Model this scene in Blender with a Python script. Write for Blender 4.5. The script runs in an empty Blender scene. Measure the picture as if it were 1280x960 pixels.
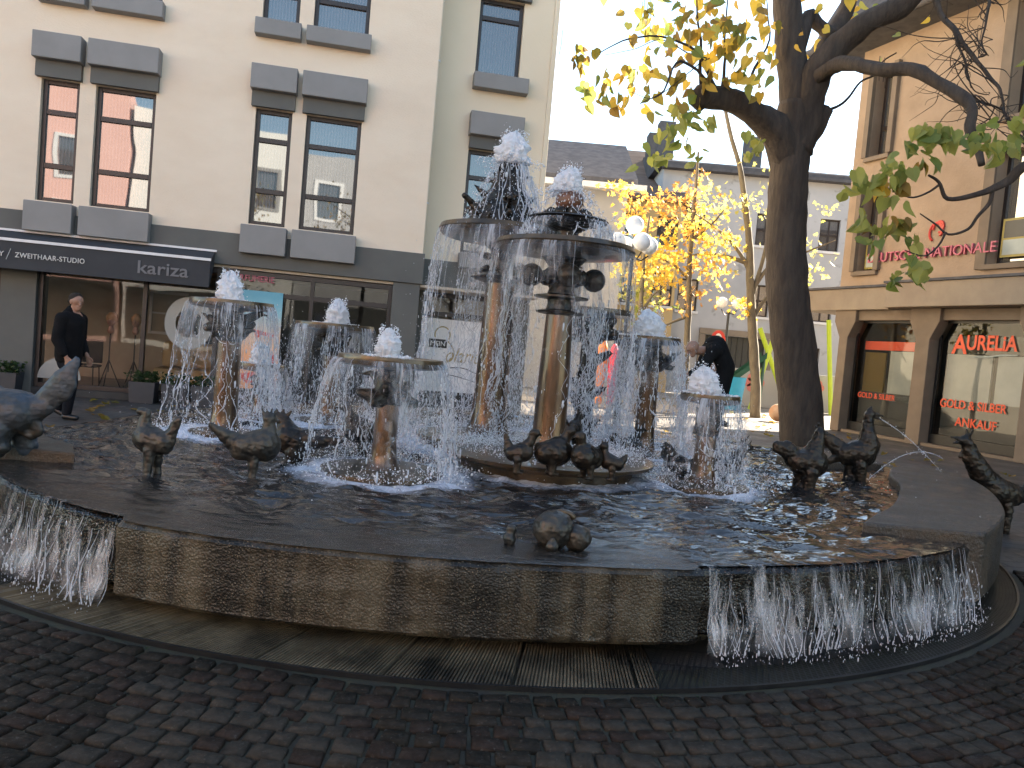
import bpy, math, random
import numpy as np
from mathutils import Vector, noise, Matrix
random.seed(7); rng = np.random.default_rng(7)
S = bpy.context.scene; C = S.collection
R = math.radians
# ------------------------------------------------------------------ camera
CAM_H, FPX, PITCH, ROLL = 1.5, 970.0, R(2.72), R(5.0)
fw = Vector((0, math.cos(PITCH), -math.sin(PITCH))); r0 = Vector((1, 0, 0)); u0 = Vector((0, math.sin(PITCH), math.cos(PITCH)))
cx_ = math.cos(ROLL)*r0 + math.sin(ROLL)*u0; cy_ = -math.sin(ROLL)*r0 + math.cos(ROLL)*u0
cd = bpy.data.cameras.new('camera'); cam = bpy.data.objects.new('camera', cd); C.objects.link(cam); S.camera = cam
m = Matrix((cx_, cy_, -fw)).transposed().to_4x4(); m.translation = Vector((0, 0, CAM_H)); cam.matrix_world = m
cd.sensor_fit = 'HORIZONTAL'; cd.sensor_width = 36; cd.lens = 36*FPX/1280; cd.clip_start = .05; cd.clip_end = 2000
def ray(u, v): return fw*FPX + cx_*(u-640) - cy_*(v-480)
def at(u, v, y):                                    # world point seen at photo pixel (u, v) at depth y
    d = ray(u, v); t = y/d.y; return Vector((d.x*t, y, CAM_H + d.z*t))
def gp(u, v, z=0.0):
    d = ray(u, v); t = (z-CAM_H)/d.z; return Vector((d.x*t, d.y*t, z))
# ------------------------------------------------------------------ world, sun, exposure
SUN_AZ, SUN_EL = 42.0, 28.0                           # azimuth from +y towards +x
w = bpy.data.worlds.new('World'); S.world = w; w.use_nodes = True
nt = w.node_tree; nt.nodes.clear()
sk = nt.nodes.new('ShaderNodeTexSky'); sk.sky_type = 'NISHITA'; sk.sun_disc = False
sk.sun_elevation = R(SUN_EL); sk.sun_rotation = R(SUN_AZ); sk.air_density = 1.0; sk.dust_density = .15; sk.ozone_density = 1.6
bg = nt.nodes.new('ShaderNodeBackground'); bg.inputs['Strength'].default_value = .09
ow = nt.nodes.new('ShaderNodeOutputWorld')
tint = nt.nodes.new('ShaderNodeMix'); tint.data_type = 'RGBA'; tint.blend_type = 'MULTIPLY'; tint.inputs[0].default_value = 1; tint.inputs[7].default_value = (1, .935, .82, 1)
nt.links.new(sk.outputs[0], tint.inputs[6]); nt.links.new(tint.outputs[2], bg.inputs[0]); nt.links.new(bg.outputs[0], ow.inputs[0])
sl = bpy.data.lights.new('sun', 'SUN'); sl.energy = 5.0; sl.angle = R(.53); sl.color = (1, .88, .72)
so = bpy.data.objects.new('sun', sl); C.objects.link(so)
sd = Vector((math.sin(R(SUN_AZ))*math.cos(R(SUN_EL)), math.cos(R(SUN_AZ))*math.cos(R(SUN_EL)), math.sin(R(SUN_EL))))
so.rotation_euler = sd.to_track_quat('Z', 'Y').to_euler(); so.location = sd*60
S.view_settings.view_transform = 'Standard'; S.view_settings.look = 'None'; S.view_settings.gamma = 1
S.view_settings.exposure = 2.6; S.view_settings.use_curve_mapping = False
S.render.engine = 'CYCLES'
cy = S.cycles; cy.use_denoising = True; cy.max_bounces = 7; cy.diffuse_bounces = 3; cy.glossy_bounces = 3
cy.transmission_bounces = 4; cy.transparent_max_bounces = 24; cy.sample_clamp_indirect = 6; cy.caustics_reflective = False; cy.caustics_refractive = False
# ------------------------------------------------------------------ materials
MATS = {}
def _mat(name):
    m = bpy.data.materials.new(name); m.use_nodes = True; n = m.node_tree; n.nodes.clear()
    o = n.nodes.new('ShaderNodeOutputMaterial'); MATS[name] = m
    return m, n, o
def N(n, t, **kw):
    x = n.nodes.new(t)
    for k, v in kw.items():
        if k in x.inputs.keys(): x.inputs[k].default_value = v
        else: setattr(x, k, v)
    return x
def L(n, a, ai, b, bi): n.links.new(a.outputs[ai], b.inputs[bi])
def col4(c): return (c[0], c[1], c[2], 1)
def ramp(n, src, si, stops):
    r = n.nodes.new('ShaderNodeValToRGB'); e = r.color_ramp.elements
    while len(e) < len(stops): e.new(.5)
    for k, (p, c) in enumerate(stops):
        e[k].position = p; e[k].color = col4(c) if len(c) == 3 else c
    n.links.new(src.outputs[si], r.inputs[0]); return r
def pm(name, c1, c2=None, scale=4, rough=.6, metal=0, bump=0, bscale=40, rough2=None, stretch=(1, 1, 1), detail=6, spec=.5, coat=0, c3=None, s3=30, t3=.6, lo=.35, hi=.65, bdist=.01):
    """noise mottled principled; c3 adds small speckles"""
    m, n, o = _mat(name); b = N(n, 'ShaderNodeBsdfPrincipled', Roughness=rough, Metallic=metal)
    b.inputs['Specular IOR Level'].default_value = spec; b.inputs['Coat Weight'].default_value = coat; b.inputs['Coat Roughness'].default_value = .1
    tc = N(n, 'ShaderNodeTexCoord'); mp = N(n, 'ShaderNodeMapping'); mp.inputs['Scale'].default_value = stretch
    L(n, tc, 'Object', mp, 0)
    c2 = c2 or tuple(x*.82 for x in c1)
    nz = N(n, 'ShaderNodeTexNoise', Scale=scale, Detail=detail, Roughness=.6); L(n, mp, 0, nz, 'Vector')
    rp = ramp(n, nz, 0, [(lo, c1), (hi, c2)])
    last = rp
    if c3:
        n3 = N(n, 'ShaderNodeTexNoise', Scale=s3, Detail=3, Roughness=.6); L(n, tc, 'Object', n3, 'Vector')
        r3 = ramp(n, n3, 0, [(t3, (0, 0, 0)), (t3+.06, (1, 1, 1))])
        mx = N(n, 'ShaderNodeMix', data_type='RGBA'); L(n, r3, 0, mx, 0); L(n, rp, 0, mx, 6); mx.inputs[7].default_value = col4(c3); L(n, mx, 2, b, 'Base Color')
    else: L(n, rp, 0, b, 'Base Color')
    if rough2 is not None:
        rr = N(n, 'ShaderNodeMapRange'); rr.inputs[3].default_value = rough; rr.inputs[4].default_value = rough2
        rr.inputs[1].default_value = .35; rr.inputs[2].default_value = .65
        L(n, nz, 0, rr, 0); L(n, rr, 0, b, 'Roughness')
    if bump:
        nb = N(n, 'ShaderNodeTexNoise', Scale=bscale, Detail=5, Roughness=.6); L(n, mp, 0, nb, 'Vector')
        bu = N(n, 'ShaderNodeBump', Strength=bump, Distance=bdist); L(n, nb, 0, bu, 'Height'); L(n, bu, 0, b, 'Normal')
    L(n, b, 0, o, 0); return m
def glassy(name, refl, back, rough=.02, transp=0.0, tint=(.9, .93, .93), bump=.0):
    """window glass: mirror share + (see-through or dark interior)"""
    m, n, o = _mat(name); g = N(n, 'ShaderNodeBsdfGlossy', Roughness=rough); g.inputs['Color'].default_value = col4(tint)
    if transp:
        b = N(n, 'ShaderNodeBsdfTransparent'); b.inputs[0].default_value = (transp, transp, transp, 1)
    else:
        b = N(n, 'ShaderNodeBsdfDiffuse'); tc = N(n, 'ShaderNodeTexCoord'); wv = N(n, 'ShaderNodeTexWave', Scale=6, Distortion=1.5)
        L(n, tc, 'Object', wv, 'Vector'); rp = ramp(n, wv, 0, [(0, tuple(x*.45 for x in back)), (1, back)]); L(n, rp, 0, b, 0)
    fr = N(n, 'ShaderNodeFresnel', IOR=1.5); ma = N(n, 'ShaderNodeMath', operation='ADD', use_clamp=True); ma.inputs[1].default_value = refl; L(n, fr, 0, ma, 0)
    tc = N(n, 'ShaderNodeTexCoord'); nz = N(n, 'ShaderNodeTexNoise', Scale=1.2, Detail=1); L(n, tc, 'Object', nz, 'Vector')
    bu = N(n, 'ShaderNodeBump', Strength=.25 if bump == 0 else bump, Distance=.01); L(n, nz, 0, bu, 'Height'); L(n, bu, 0, g, 'Normal')
    mx = N(n, 'ShaderNodeMixShader'); L(n, ma, 0, mx, 0); L(n, b, 0, mx, 1); L(n, g, 0, mx, 2); L(n, mx, 0, o, 0); return m
def leafmat(name, c, c2):
    m, n, o = _mat(name); oi = N(n, 'ShaderNodeNewGeometry'); rp = ramp(n, oi, 'Random Per Island', [(0, c), (.5, tuple((a+b)/2 for a, b in zip(c, c2))), (1, c2)])
    d = N(n, 'ShaderNodeBsdfPrincipled', Roughness=.5); L(n, rp, 0, d, 'Base Color'); t = N(n, 'ShaderNodeBsdfTranslucent'); L(n, rp, 0, t, 0)
    mx = N(n, 'ShaderNodeMixShader'); mx.inputs[0].default_value = .55; L(n, d, 0, mx, 1); L(n, t, 0, mx, 2); L(n, mx, 0, o, 0); return m
def watermat(name, c=(.85, .89, .97), tr=.35, rough=.12, transl=.35):
    m, n, o = _mat(name); b = N(n, 'ShaderNodeBsdfPrincipled', Roughness=rough); b.inputs['Base Color'].default_value = col4(c); b.inputs['Specular IOR Level'].default_value = .8
    t = N(n, 'ShaderNodeBsdfTranslucent'); t.inputs[0].default_value = col4(c); mx = N(n, 'ShaderNodeMixShader'); mx.inputs[0].default_value = transl
    L(n, b, 0, mx, 1); L(n, t, 0, mx, 2)
    tp = N(n, 'ShaderNodeBsdfTransparent'); m2 = N(n, 'ShaderNodeMixShader'); m2.inputs[0].default_value = tr; L(n, mx, 0, m2, 1); L(n, tp, 0, m2, 2)
    L(n, m2, 0, o, 0); return m
def sheetmat(name, dens=1.0):
    """thin falling film: uv.x around the rim in metres, uv.y the fall fraction"""
    m, n, o = _mat(name); uv = N(n, 'ShaderNodeUVMap', uv_map='UVMap')
    mp = N(n, 'ShaderNodeMapping'); mp.inputs['Scale'].default_value = (26, 2.2, 1); L(n, uv, 0, mp, 0)
    nz = N(n, 'ShaderNodeTexNoise', Scale=1.0, Detail=5, Roughness=.62, Distortion=.9); L(n, mp, 0, nz, 'Vector')
    mp2 = N(n, 'ShaderNodeMapping'); mp2.inputs['Scale'].default_value = (9, 5, 1); L(n, uv, 0, mp2, 0)
    n2 = N(n, 'ShaderNodeTexNoise', Scale=1.0, Detail=6, Roughness=.7, Distortion=2.2); L(n, mp2, 0, n2, 'Vector')
    sx = N(n, 'ShaderNodeSeparateXYZ'); L(n, uv, 0, sx, 0)
    # blend from streaks at the lip to clots lower down
    mxn = N(n, 'ShaderNodeMix', data_type='FLOAT'); L(n, sx, 1, mxn, 0); L(n, nz, 0, mxn, 2); L(n, n2, 0, mxn, 3)
    th = N(n, 'ShaderNodeMapRange'); L(n, sx, 1, th, 0); th.inputs[3].default_value = .44; th.inputs[4].default_value = .60
    sb = N(n, 'ShaderNodeMath', operation='SUBTRACT'); L(n, mxn, 0, sb, 0); L(n, th, 0, sb, 1)
    al = N(n, 'ShaderNodeMapRange'); L(n, sb, 0, al, 0); al.inputs[1].default_value = -.02; al.inputs[2].default_value = .16; al.inputs[3].default_value = .0; al.inputs[4].default_value = .85*dens
    film = N(n, 'ShaderNodeMapRange'); L(n, sx, 1, film, 0); film.inputs[1].default_value = 0; film.inputs[2].default_value = .55; film.inputs[3].default_value = .13*dens; film.inputs[4].default_value = 0
    mp3 = N(n, 'ShaderNodeMapping'); mp3.inputs['Scale'].default_value = (3.2, 1.4, 1); L(n, uv, 0, mp3, 0); n3 = N(n, 'ShaderNodeTexNoise', Scale=1.0, Detail=3); L(n, mp3, 0, n3, 'Vector')
    cl = N(n, 'ShaderNodeMapRange'); cl.inputs[1].default_value = .46; cl.inputs[2].default_value = .66; cl.inputs[3].default_value = .03; L(n, n3, 0, cl, 0)
    mx0 = N(n, 'ShaderNodeMath', operation='MAXIMUM'); L(n, al, 0, mx0, 0); L(n, film, 0, mx0, 1); mxa = N(n, 'ShaderNodeMath', operation='MULTIPLY'); L(n, mx0, 0, mxa, 0); L(n, cl, 0, mxa, 1)
    b = N(n, 'ShaderNodeBsdfPrincipled', Roughness=.15); b.inputs['Base Color'].default_value = (.75, .78, .84, 1); b.inputs['Specular IOR Level'].default_value = .9
    bu = N(n, 'ShaderNodeBump', Strength=.9, Distance=.02); L(n, mxn, 0, bu, 'Height'); L(n, bu, 0, b, 'Normal')
    t = N(n, 'ShaderNodeBsdfTranslucent'); t.inputs[0].default_value = (.75, .78, .84, 1); mx = N(n, 'ShaderNodeMixShader'); mx.inputs[0].default_value = .4; L(n, b, 0, mx, 1); L(n, t, 0, mx, 2)
    tp = N(n, 'ShaderNodeBsdfTransparent'); fin = N(n, 'ShaderNodeMixShader'); L(n, mxa, 0, fin, 0); L(n, tp, 0, fin, 1); L(n, mx, 0, fin, 2); L(n, fin, 0, o, 0); return m

M = {}
def bronze(name, c1, c2, scale, rough):
    """cast bronze with feather-like scoops and worn brighter ridges"""
    m, n, o = _mat(name); b = N(n, 'ShaderNodeBsdfPrincipled', Metallic=.5); b.inputs['Coat Weight'].default_value = .18; b.inputs['Coat Roughness'].default_value = .12; b.inputs['Specular IOR Level'].default_value = .35
    tc = N(n, 'ShaderNodeTexCoord'); nz = N(n, 'ShaderNodeTexNoise', Scale=scale, Detail=7, Roughness=.65); L(n, tc, 'Object', nz, 'Vector'); rp = ramp(n, nz, 0, [(.38, c1), (.64, c2)]); L(n, rp, 0, b, 'Base Color')
    rr = N(n, 'ShaderNodeMapRange'); rr.inputs[1].default_value = .35; rr.inputs[2].default_value = .65; rr.inputs[3].default_value = rough; rr.inputs[4].default_value = rough+.25; L(n, nz, 0, rr, 0); L(n, rr, 0, b, 'Roughness')
    mp = N(n, 'ShaderNodeMapping'); mp.inputs['Scale'].default_value = (1, 1.6, 1.6); mp.inputs['Rotation'].default_value = (0, .5, 0); L(n, tc, 'Object', mp, 0)
    vo = N(n, 'ShaderNodeTexVoronoi', Scale=24, feature='SMOOTH_F1'); L(n, mp, 0, vo, 'Vector'); b1 = N(n, 'ShaderNodeBump', Strength=.7, Distance=.012); L(n, vo, 0, b1, 'Height')
    n2 = N(n, 'ShaderNodeTexNoise', Scale=55, Detail=4, Roughness=.6); L(n, tc, 'Object', n2, 'Vector'); b2 = N(n, 'ShaderNodeBump', Strength=.5, Distance=.006); L(n, n2, 0, b2, 'Height'); L(n, b1, 0, b2, 'Normal'); L(n, b2, 0, b, 'Normal')
    L(n, b, 0, o, 0); return m
M['cream'] = pm('cream_render', (.80, .68, .54), (.75, .62, .48), scale=.7, rough=.85, bump=.35, bscale=22, stretch=(1, 1, 2.2), bdist=.02)
M['cream2'] = pm('cream_render_side', (.76, .66, .51), (.72, .62, .47), scale=.5, rough=.85, bump=.2, bscale=25)
M['grey_paint'] = pm('grey_paint', (.25, .245, .24), (.22, .215, .21), scale=1.5, rough=.7, bump=.1, bscale=60)
M['grey_dark'] = pm('grey_dark', (.115, .115, .105), (.095, .095, .09), scale=1.5, rough=.7, bump=.1, bscale=60)
M['frame'] = pm('brown_frame', (.022, .016, .015), (.03, .02, .018), rough=.4)
M['pane'] = glassy('window_glass', .13, (.10, .10, .11))
M['pane_warm'] = glassy('window_glass_right', .36, (.16, .14, .11))
M['shopglass'] = glassy('shop_glass', .0, None, transp=.9)
M['awning'] = pm('awning_cloth', (.040, .042, .047), (.034, .035, .040), scale=3, rough=.8, bump=.1, bscale=300)
M['white'] = pm('white_trim', (.75, .75, .76), (.66, .66, .67), rough=.4)
M['letter_light'] = pm('light_letters', (.62, .62, .6), rough=.5)
M['letter_grey'] = pm('grey_letters', (.15, .155, .17), rough=.5)
M['inside'] = pm('shop_inside', (.50, .43, .34), (.38, .32, .25), scale=.8, rough=.9)
M['inside_dark'] = pm('shop_inside_dark', (.06, .055, .05), (.04, .04, .04), rough=.9)
M['black'] = pm('black_cloth', (.007, .007, .008), (.011, .011, .012), scale=9, spec=.12, rough=.9, bump=.4, bscale=14, bdist=.02)
M['black_metal'] = pm('black_metal', (.015, .015, .016), rough=.35)
M['jeans'] = pm('dark_trousers', (.009, .010, .014), (.014, .015, .020), spec=.12, scale=12, rough=.85, bump=.3, bscale=20)
M['skin'] = pm('skin', (.34, .185, .125), (.28, .15, .10), scale=9, rough=.5)
M['hair'] = pm('short_hair', (.022, .017, .014), (.04, .032, .027), spec=.15, scale=50, rough=.8, bump=.4, bscale=120)
M['bronze'] = bronze('dark_bronze', (.012,.011,.010), (.045,.032,.020), 7, .28)
M['bronze_grey'] = bronze('grey_bronze', (.026,.026,.025), (.085,.075,.06), 8, .32)
M['bronze_blue_sheen'] = bronze('blue_sheen_bronze', (.040,.036,.028), (.07,.10,.14), 2.2, .5)  # blue sheen painted into the base colour as broad patches
M['bronze_col'] = pm('brown_bronze', (.115, .056, .021), (.030, .018, .010), scale=5, rough=.25, rough2=.45, metal=.45, bump=.35, bscale=30, stretch=(1, 1, .3), coat=.6)
M['bronze_rim'] = pm('rim_bronze', (.125, .078, .034), (.036, .026, .015), scale=7, rough=.3, metal=.4, bump=.5, bscale=30, coat=.5)
M['foam'] = watermat('white_foam', (.95, .96, .99), tr=.0, rough=.6, transl=.45)
M['drops'] = watermat('water_drops', (.82, .85, .90), tr=.28, rough=.06, transl=.3)
M['strand'] = watermat('water_strands', (.78, .81, .87), tr=.45, rough=.05, transl=.3)
M['sheet'] = sheetmat('water_sheet', 1.0)
def rimfallmat():
    m, n, o = _mat('water_rimfall'); uv = N(n, 'ShaderNodeUVMap', uv_map='UVMap'); sx = N(n, 'ShaderNodeSeparateXYZ'); L(n, uv, 0, sx, 0)
    def nz(sc, det, dist=0):
        mp = N(n, 'ShaderNodeMapping'); mp.inputs['Scale'].default_value = sc; L(n, uv, 0, mp, 0); x = N(n, 'ShaderNodeTexNoise', Scale=1.0, Detail=det, Roughness=.65, Distortion=dist); L(n, mp, 0, x, 'Vector'); return x
    a = nz((30, 4.5, 1), 6, .5); c = nz((4.2, .8, 1), 3); f = nz((70, 60, 1), 3)
    y = N(n, 'ShaderNodeMapRange'); L(n, sx, 1, y, 0); y.inputs[2].default_value = .40; y.inputs[3].default_value = -.09; y.inputs[4].default_value = .17
    s1 = N(n, 'ShaderNodeMath', operation='ADD'); L(n, a, 0, s1, 0); L(n, y, 0, s1, 1)
    cc = N(n, 'ShaderNodeMapRange'); L(n, c, 0, cc, 0); cc.inputs[1].default_value = .35; cc.inputs[2].default_value = .65; cc.inputs[3].default_value = -.20; cc.inputs[4].default_value = .16
    s2 = N(n, 'ShaderNodeMath', operation='ADD'); L(n, s1, 0, s2, 0); L(n, cc, 0, s2, 1)
    ff = N(n, 'ShaderNodeMath', operation='MULTIPLY_ADD'); L(n, f, 0, ff, 0); ff.inputs[1].default_value = .22; L(n, s2, 0, ff, 2)
    al = N(n, 'ShaderNodeMapRange'); L(n, ff, 0, al, 0); al.inputs[1].default_value = .63; al.inputs[2].default_value = 1.0; al.inputs[4].default_value = .52
    b = N(n, 'ShaderNodeBsdfPrincipled', Roughness=.2); b.inputs['Base Color'].default_value = (.80, .80, .82, 1); b.inputs['Specular IOR Level'].default_value = .8
    bu = N(n, 'ShaderNodeBump', Strength=.8, Distance=.012); L(n, ff, 0, bu, 'Height'); L(n, bu, 0, b, 'Normal'); tp = N(n, 'ShaderNodeBsdfTransparent'); fin = N(n, 'ShaderNodeMixShader'); fb = N(n, 'ShaderNodeMapRange'); L(n, sx, 1, fb, 0); fb.inputs[1].default_value = .33; fb.inputs[2].default_value = .42; fb.inputs[3].default_value = 1; fb.inputs[4].default_value = .1; am = N(n, 'ShaderNodeMath', operation='MULTIPLY'); L(n, al, 0, am, 0); L(n, fb, 0, am, 1); L(n, am, 0, fin, 0); L(n, tp, 0, fin, 1); L(n, b, 0, fin, 2); L(n, fin, 0, o, 0); return m
M['rimfall'] = rimfallmat()
M['bark'] = pm('bark', (.030, .022, .018), (.060, .044, .034), scale=9, rough=.9, bump=1.0, bscale=16, stretch=(1, 1, .22), bdist=.03)
M['bark_light'] = pm('pale_bark', (.13, .105, .075), (.19, .16, .11), scale=6, rough=.9, bump=.5, bscale=14, stretch=(1, 1, .5))
M['leaf_green'] = leafmat('green_leaves', (.17, .23, .05), (.46, .44, .11))
M['leaf_olive'] = leafmat('olive_leaves', (.22, .20, .035), (.34, .20, .05))
M['leaf_yellow'] = leafmat('yellow_leaves', (.85, .63, .10), (.75, .45, .06))
M['leaf_lemon'] = leafmat('lemon_leaves', (.74, .64, .18), (.60, .55, .12))
M['leaf_orange'] = leafmat('orange_leaves', (.82, .50, .12), (.60, .30, .08))
M['leaf_plant'] = leafmat('plant_leaves', (.03, .06, .02), (.06, .10, .03))
M['rendered'] = pm('sandy_render', (.36, .265, .19), (.29, .21, .145), scale=1.1, rough=.9, bump=.6, bscale=14, bdist=.02)
M['concrete'] = pm('brown_concrete', (.20, .15, .108), (.16, .12, .085), scale=2, rough=.8, bump=.3, bscale=30)
M['concrete2'] = pm('light_concrete', (.29, .235, .175), (.24, .19, .145), scale=2, rough=.8, bump=.3, bscale=30)
M['slate'] = pm('slate_roof', (.09, .088, .095), (.13, .125, .13), scale=3, spec=0, rough=1, bump=.3, bscale=30)
M['red'] = pm('red_letters', (.75, .09, .03), (.7, .08, .03), rough=.5)
M['pinkletter'] = pm('magenta_letters', (.50, .12, .17), (.45, .1, .15), rough=.5)
M['panel_white'] = pm('white_panel', (.42, .46, .43), (.33, .37, .35), scale=1.3, rough=.5)
M['panel_dark'] = pm('dark_panel', (.04, .045, .045), rough=.4)
M['gold'] = pm('gold_sign', (.36, .28, .07), (.3, .24, .06), rough=.5)
M['pink_wall'] = pm('pink_wall', (.74, .46, .41), (.68, .41, .36), scale=.5, rough=.9)
M['white_wall'] = pm('far_white_wall', (.74, .73, .70), (.64, .64, .63), scale=.35, rough=.9)
M['ochre_wall'] = pm('ochre_wall', (.62, .45, .22), (.55, .4, .2), scale=.5, rough=.9)
M['far_white'] = pm('far_offwhite_wall', (.50, .50, .51), (.40, .41, .43), scale=.5, rough=.95, c3=(.33,.33,.33), s3=1.4, t3=.6)
M['grey_wall'] = pm('far_grey_wall', (.40, .40, .41), (.34, .34, .35), scale=.4, rough=.9)
M['tiles'] = pm('brown_tiles', (.27, .19, .145), (.19, .13, .10), scale=2, spec=.1, rough=.9, bump=.4, bscale=12, stretch=(.3, .3, 4))
M['globe'] = pm('globe_glass', (.86, .87, .88), (.8, .82, .84), rough=.15)
M['lime'] = pm('lime_paint', (.48, .62, .04), (.42, .55, .04), rough=.4)
M['dgreen'] = pm('green_paint', (.02, .09, .06), rough=.4)
M['blue'] = pm('blue_paint', (.02, .30, .52), (.03, .34, .56), rough=.4)
M['orange'] = pm('orange_paint', (.72, .24, .03), (.66, .2, .03), rough=.5)
M['pink'] = pm('pink_paint', (.75, .08, .16), rough=.5)
M['redsign'] = pm('red_sign', (.62, .05, .03), rough=.4)
M['stonehead'] = pm('pale_stone', (.55, .38, .25), (.5, .22, .1), scale=3, rough=.8)
M['pot'] = pm('planter_grey', (.055, .055, .06), rough=.6)
# ------------------------------------------------------------------ mesh building
class MB:
    def __init__(s): s.v = []; s.f = []; s.m = []; s.mi = 0
    def add(s, vs, fs):
        o = len(s.v); s.v += [tuple(p) for p in vs]; s.f += [tuple(i+o for i in f) for f in fs]; s.m += [s.mi]*len(fs); return s
    def box(s, x0, x1, y0, y1, z0, z1):
        return s.add([(x0,y0,z0),(x1,y0,z0),(x1,y1,z0),(x0,y1,z0),(x0,y0,z1),(x1,y0,z1),(x1,y1,z1),(x0,y1,z1)],
                     [(0,3,2,1),(4,5,6,7),(0,1,5,4),(1,2,6,5),(2,3,7,6),(3,0,4,7)])
    def prism(s, pts, z0, z1):
        n = len(pts); vs = [(x,y,z0) for x,y in pts]+[(x,y,z1) for x,y in pts]
        return s.add(vs, [tuple(reversed(range(n))), tuple(range(n,2*n))]+[(i,(i+1)%n,n+(i+1)%n,n+i) for i in range(n)])
    def lathe(s, prof, n=40, c=(0,0,0), wob=0):
        vs = []; 
        for k,(r,z) in enumerate(prof):
            for i in range(n):
                a = 2*math.pi*i/n; rr = r*(1+wob*noise.noise(Vector((math.cos(a)*2, math.sin(a)*2, z*6+c[0]*5))))
                vs.append((c[0]+rr*math.cos(a), c[1]+rr*math.sin(a), c[2]+z))
        fs = [(k*n+i, k*n+(i+1)%n, (k+1)*n+(i+1)%n, (k+1)*n+i) for k in range(len(prof)-1) for i in range(n)]
        fs.append(tuple(reversed(range(n)))); fs.append(tuple(range((len(prof)-1)*n, len(prof)*n)))
        return s.add(vs, fs)
    def tube(s, pts, rad, n=8, wob=0):
        pts = [Vector(p) for p in pts]; K = len(pts)
        if not hasattr(rad, '__len__'): rad = [rad]*K
        vs = []; ref = None
        for k in range(K):
            t = (pts[min(k+1,K-1)]-pts[max(k-1,0)]).normalized()
            if ref is None: ref = t.orthogonal().normalized()
            ref = (ref - t*ref.dot(t)); ref = ref.normalized() if ref.length > 1e-6 else t.orthogonal().normalized()
            b = t.cross(ref)
            for i in range(n):
                a = 2*math.pi*i/n; rr = rad[k]*(1+(wob*noise.noise(pts[k]*3+Vector((math.cos(a)*1.3, math.sin(a)*1.3, 0))) if wob else 0))
                vs.append(pts[k]+(ref*math.cos(a)+b*math.sin(a))*rr)
        fs = [(k*n+i, k*n+(i+1)%n, (k+1)*n+(i+1)%n, (k+1)*n+i) for k in range(K-1) for i in range(n)]
        fs.append(tuple(reversed(range(n)))); fs.append(tuple(range((K-1)*n, K*n)))
        return s.add(vs, fs)
    def caps(s, p0, ra, p1, rb, fy=1.0, n=14):
        """tapered capsule; its sideways (y) width times fy"""
        p0 = Vector(p0); p1 = Vector(p1); t = (p1-p0); d = t.length; t = t.normalized() if d > 1e-6 else Vector((1,0,0))
        side = Vector((0,1,0)); side = side - t*side.dot(t)
        side = side.normalized() if side.length > .2 else t.orthogonal().normalized()
        up = t.cross(side); rings = []
        for a in (-80,-50,-25,0): rings.append((ra*math.sin(R(a)), ra*math.cos(R(a))))
        for q in (.33,.66): rings.append((d*q, ra+(rb-ra)*q))
        for a in (0,25,50,80): rings.append((d+rb*math.sin(R(a)), rb*math.cos(R(a))))
        vs = [p0+t*h+(side*math.cos(2*math.pi*i/n)*fy+up*math.sin(2*math.pi*i/n))*r for h,r in rings for i in range(n)]
        K = len(rings)
        fs = [(k*n+i,k*n+(i+1)%n,(k+1)*n+(i+1)%n,(k+1)*n+i) for k in range(K-1) for i in range(n)]+[tuple(reversed(range(n))),tuple(range((K-1)*n,K*n))]
        return s.add(vs, fs)
    def ball(s, c, r, n=16, k=10, sc=(1,1,1), disp=0, seed=0):
        vs = []
        for j in range(k+1):
            ph = math.pi*j/k; ph = min(max(ph,.02),math.pi-.02)
            for i in range(n):
                a = 2*math.pi*i/n; d = Vector((math.sin(ph)*math.cos(a), math.sin(ph)*math.sin(a), math.cos(ph)))
                q = r*(1+(disp*noise.fractal(d*2.5+Vector((seed,0,0)), .8, 2, 4) if disp else 0))
                vs.append((c[0]+d.x*q*sc[0], c[1]+d.y*q*sc[1], c[2]+d.z*q*sc[2]))
        fs = [(j*n+i,(j+1)*n+i,(j+1)*n+(i+1)%n,j*n+(i+1)%n) for j in range(k) for i in range(n)]
        fs += [tuple(range(n)), tuple(reversed(range(k*n,(k+1)*n)))]
        return s.add(vs, fs)
    def build(s, name, mats, parent=None, smooth=False, bevel=0, remesh=0, loc=None):
        me = bpy.data.meshes.new(name); me.from_pydata(s.v, [], s.f)
        for x in (mats if isinstance(mats,(list,tuple)) else [mats]): me.materials.append(x)
        if any(s.m): me.polygons.foreach_set('material_index', s.m)
        if smooth or remesh: me.polygons.foreach_set('use_smooth', [True]*len(s.f))
        me.update(); o = bpy.data.objects.new(name, me); C.objects.link(o)
        if parent: o.parent = parent
        if loc: o.location = loc
        if remesh:
            md = o.modifiers.new('r','REMESH'); md.mode = 'VOXEL'; md.voxel_size = remesh; md.use_smooth_shade = True; md.use_remove_disconnected = False
            ms = o.modifiers.new('s','SMOOTH'); ms.factor = .5; ms.iterations = 3
        if bevel:
            mb = o.modifiers.new('b','BEVEL'); mb.width = bevel; mb.segments = 2; mb.limit_method = 'ANGLE'
        if smooth == 'auto':
            me.polygons.foreach_set('use_smooth', [True]*len(s.f))
            try: me.set_sharp_from_angle(angle=R(38))
            except Exception: pass
        return o
def tag(o, label=None, cat=None, group=None, kind=None):
    if label: o['label'] = label
    if cat: o['category'] = cat
    if group: o['group'] = group
    if kind: o['kind'] = kind
    return o
def thing(name, loc, label, cat, rz=0, group=None):
    o = bpy.data.objects.new(name, None); C.objects.link(o); o.location = loc; o.rotation_euler = (0,0,rz); o.empty_display_size = .2
    return tag(o, label, cat, group)
def copy_tree(o, parent=None):
    c = o.copy(); C.objects.link(c); c.parent = parent
    for ch in o.children: copy_tree(ch, c)
    return c
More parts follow.
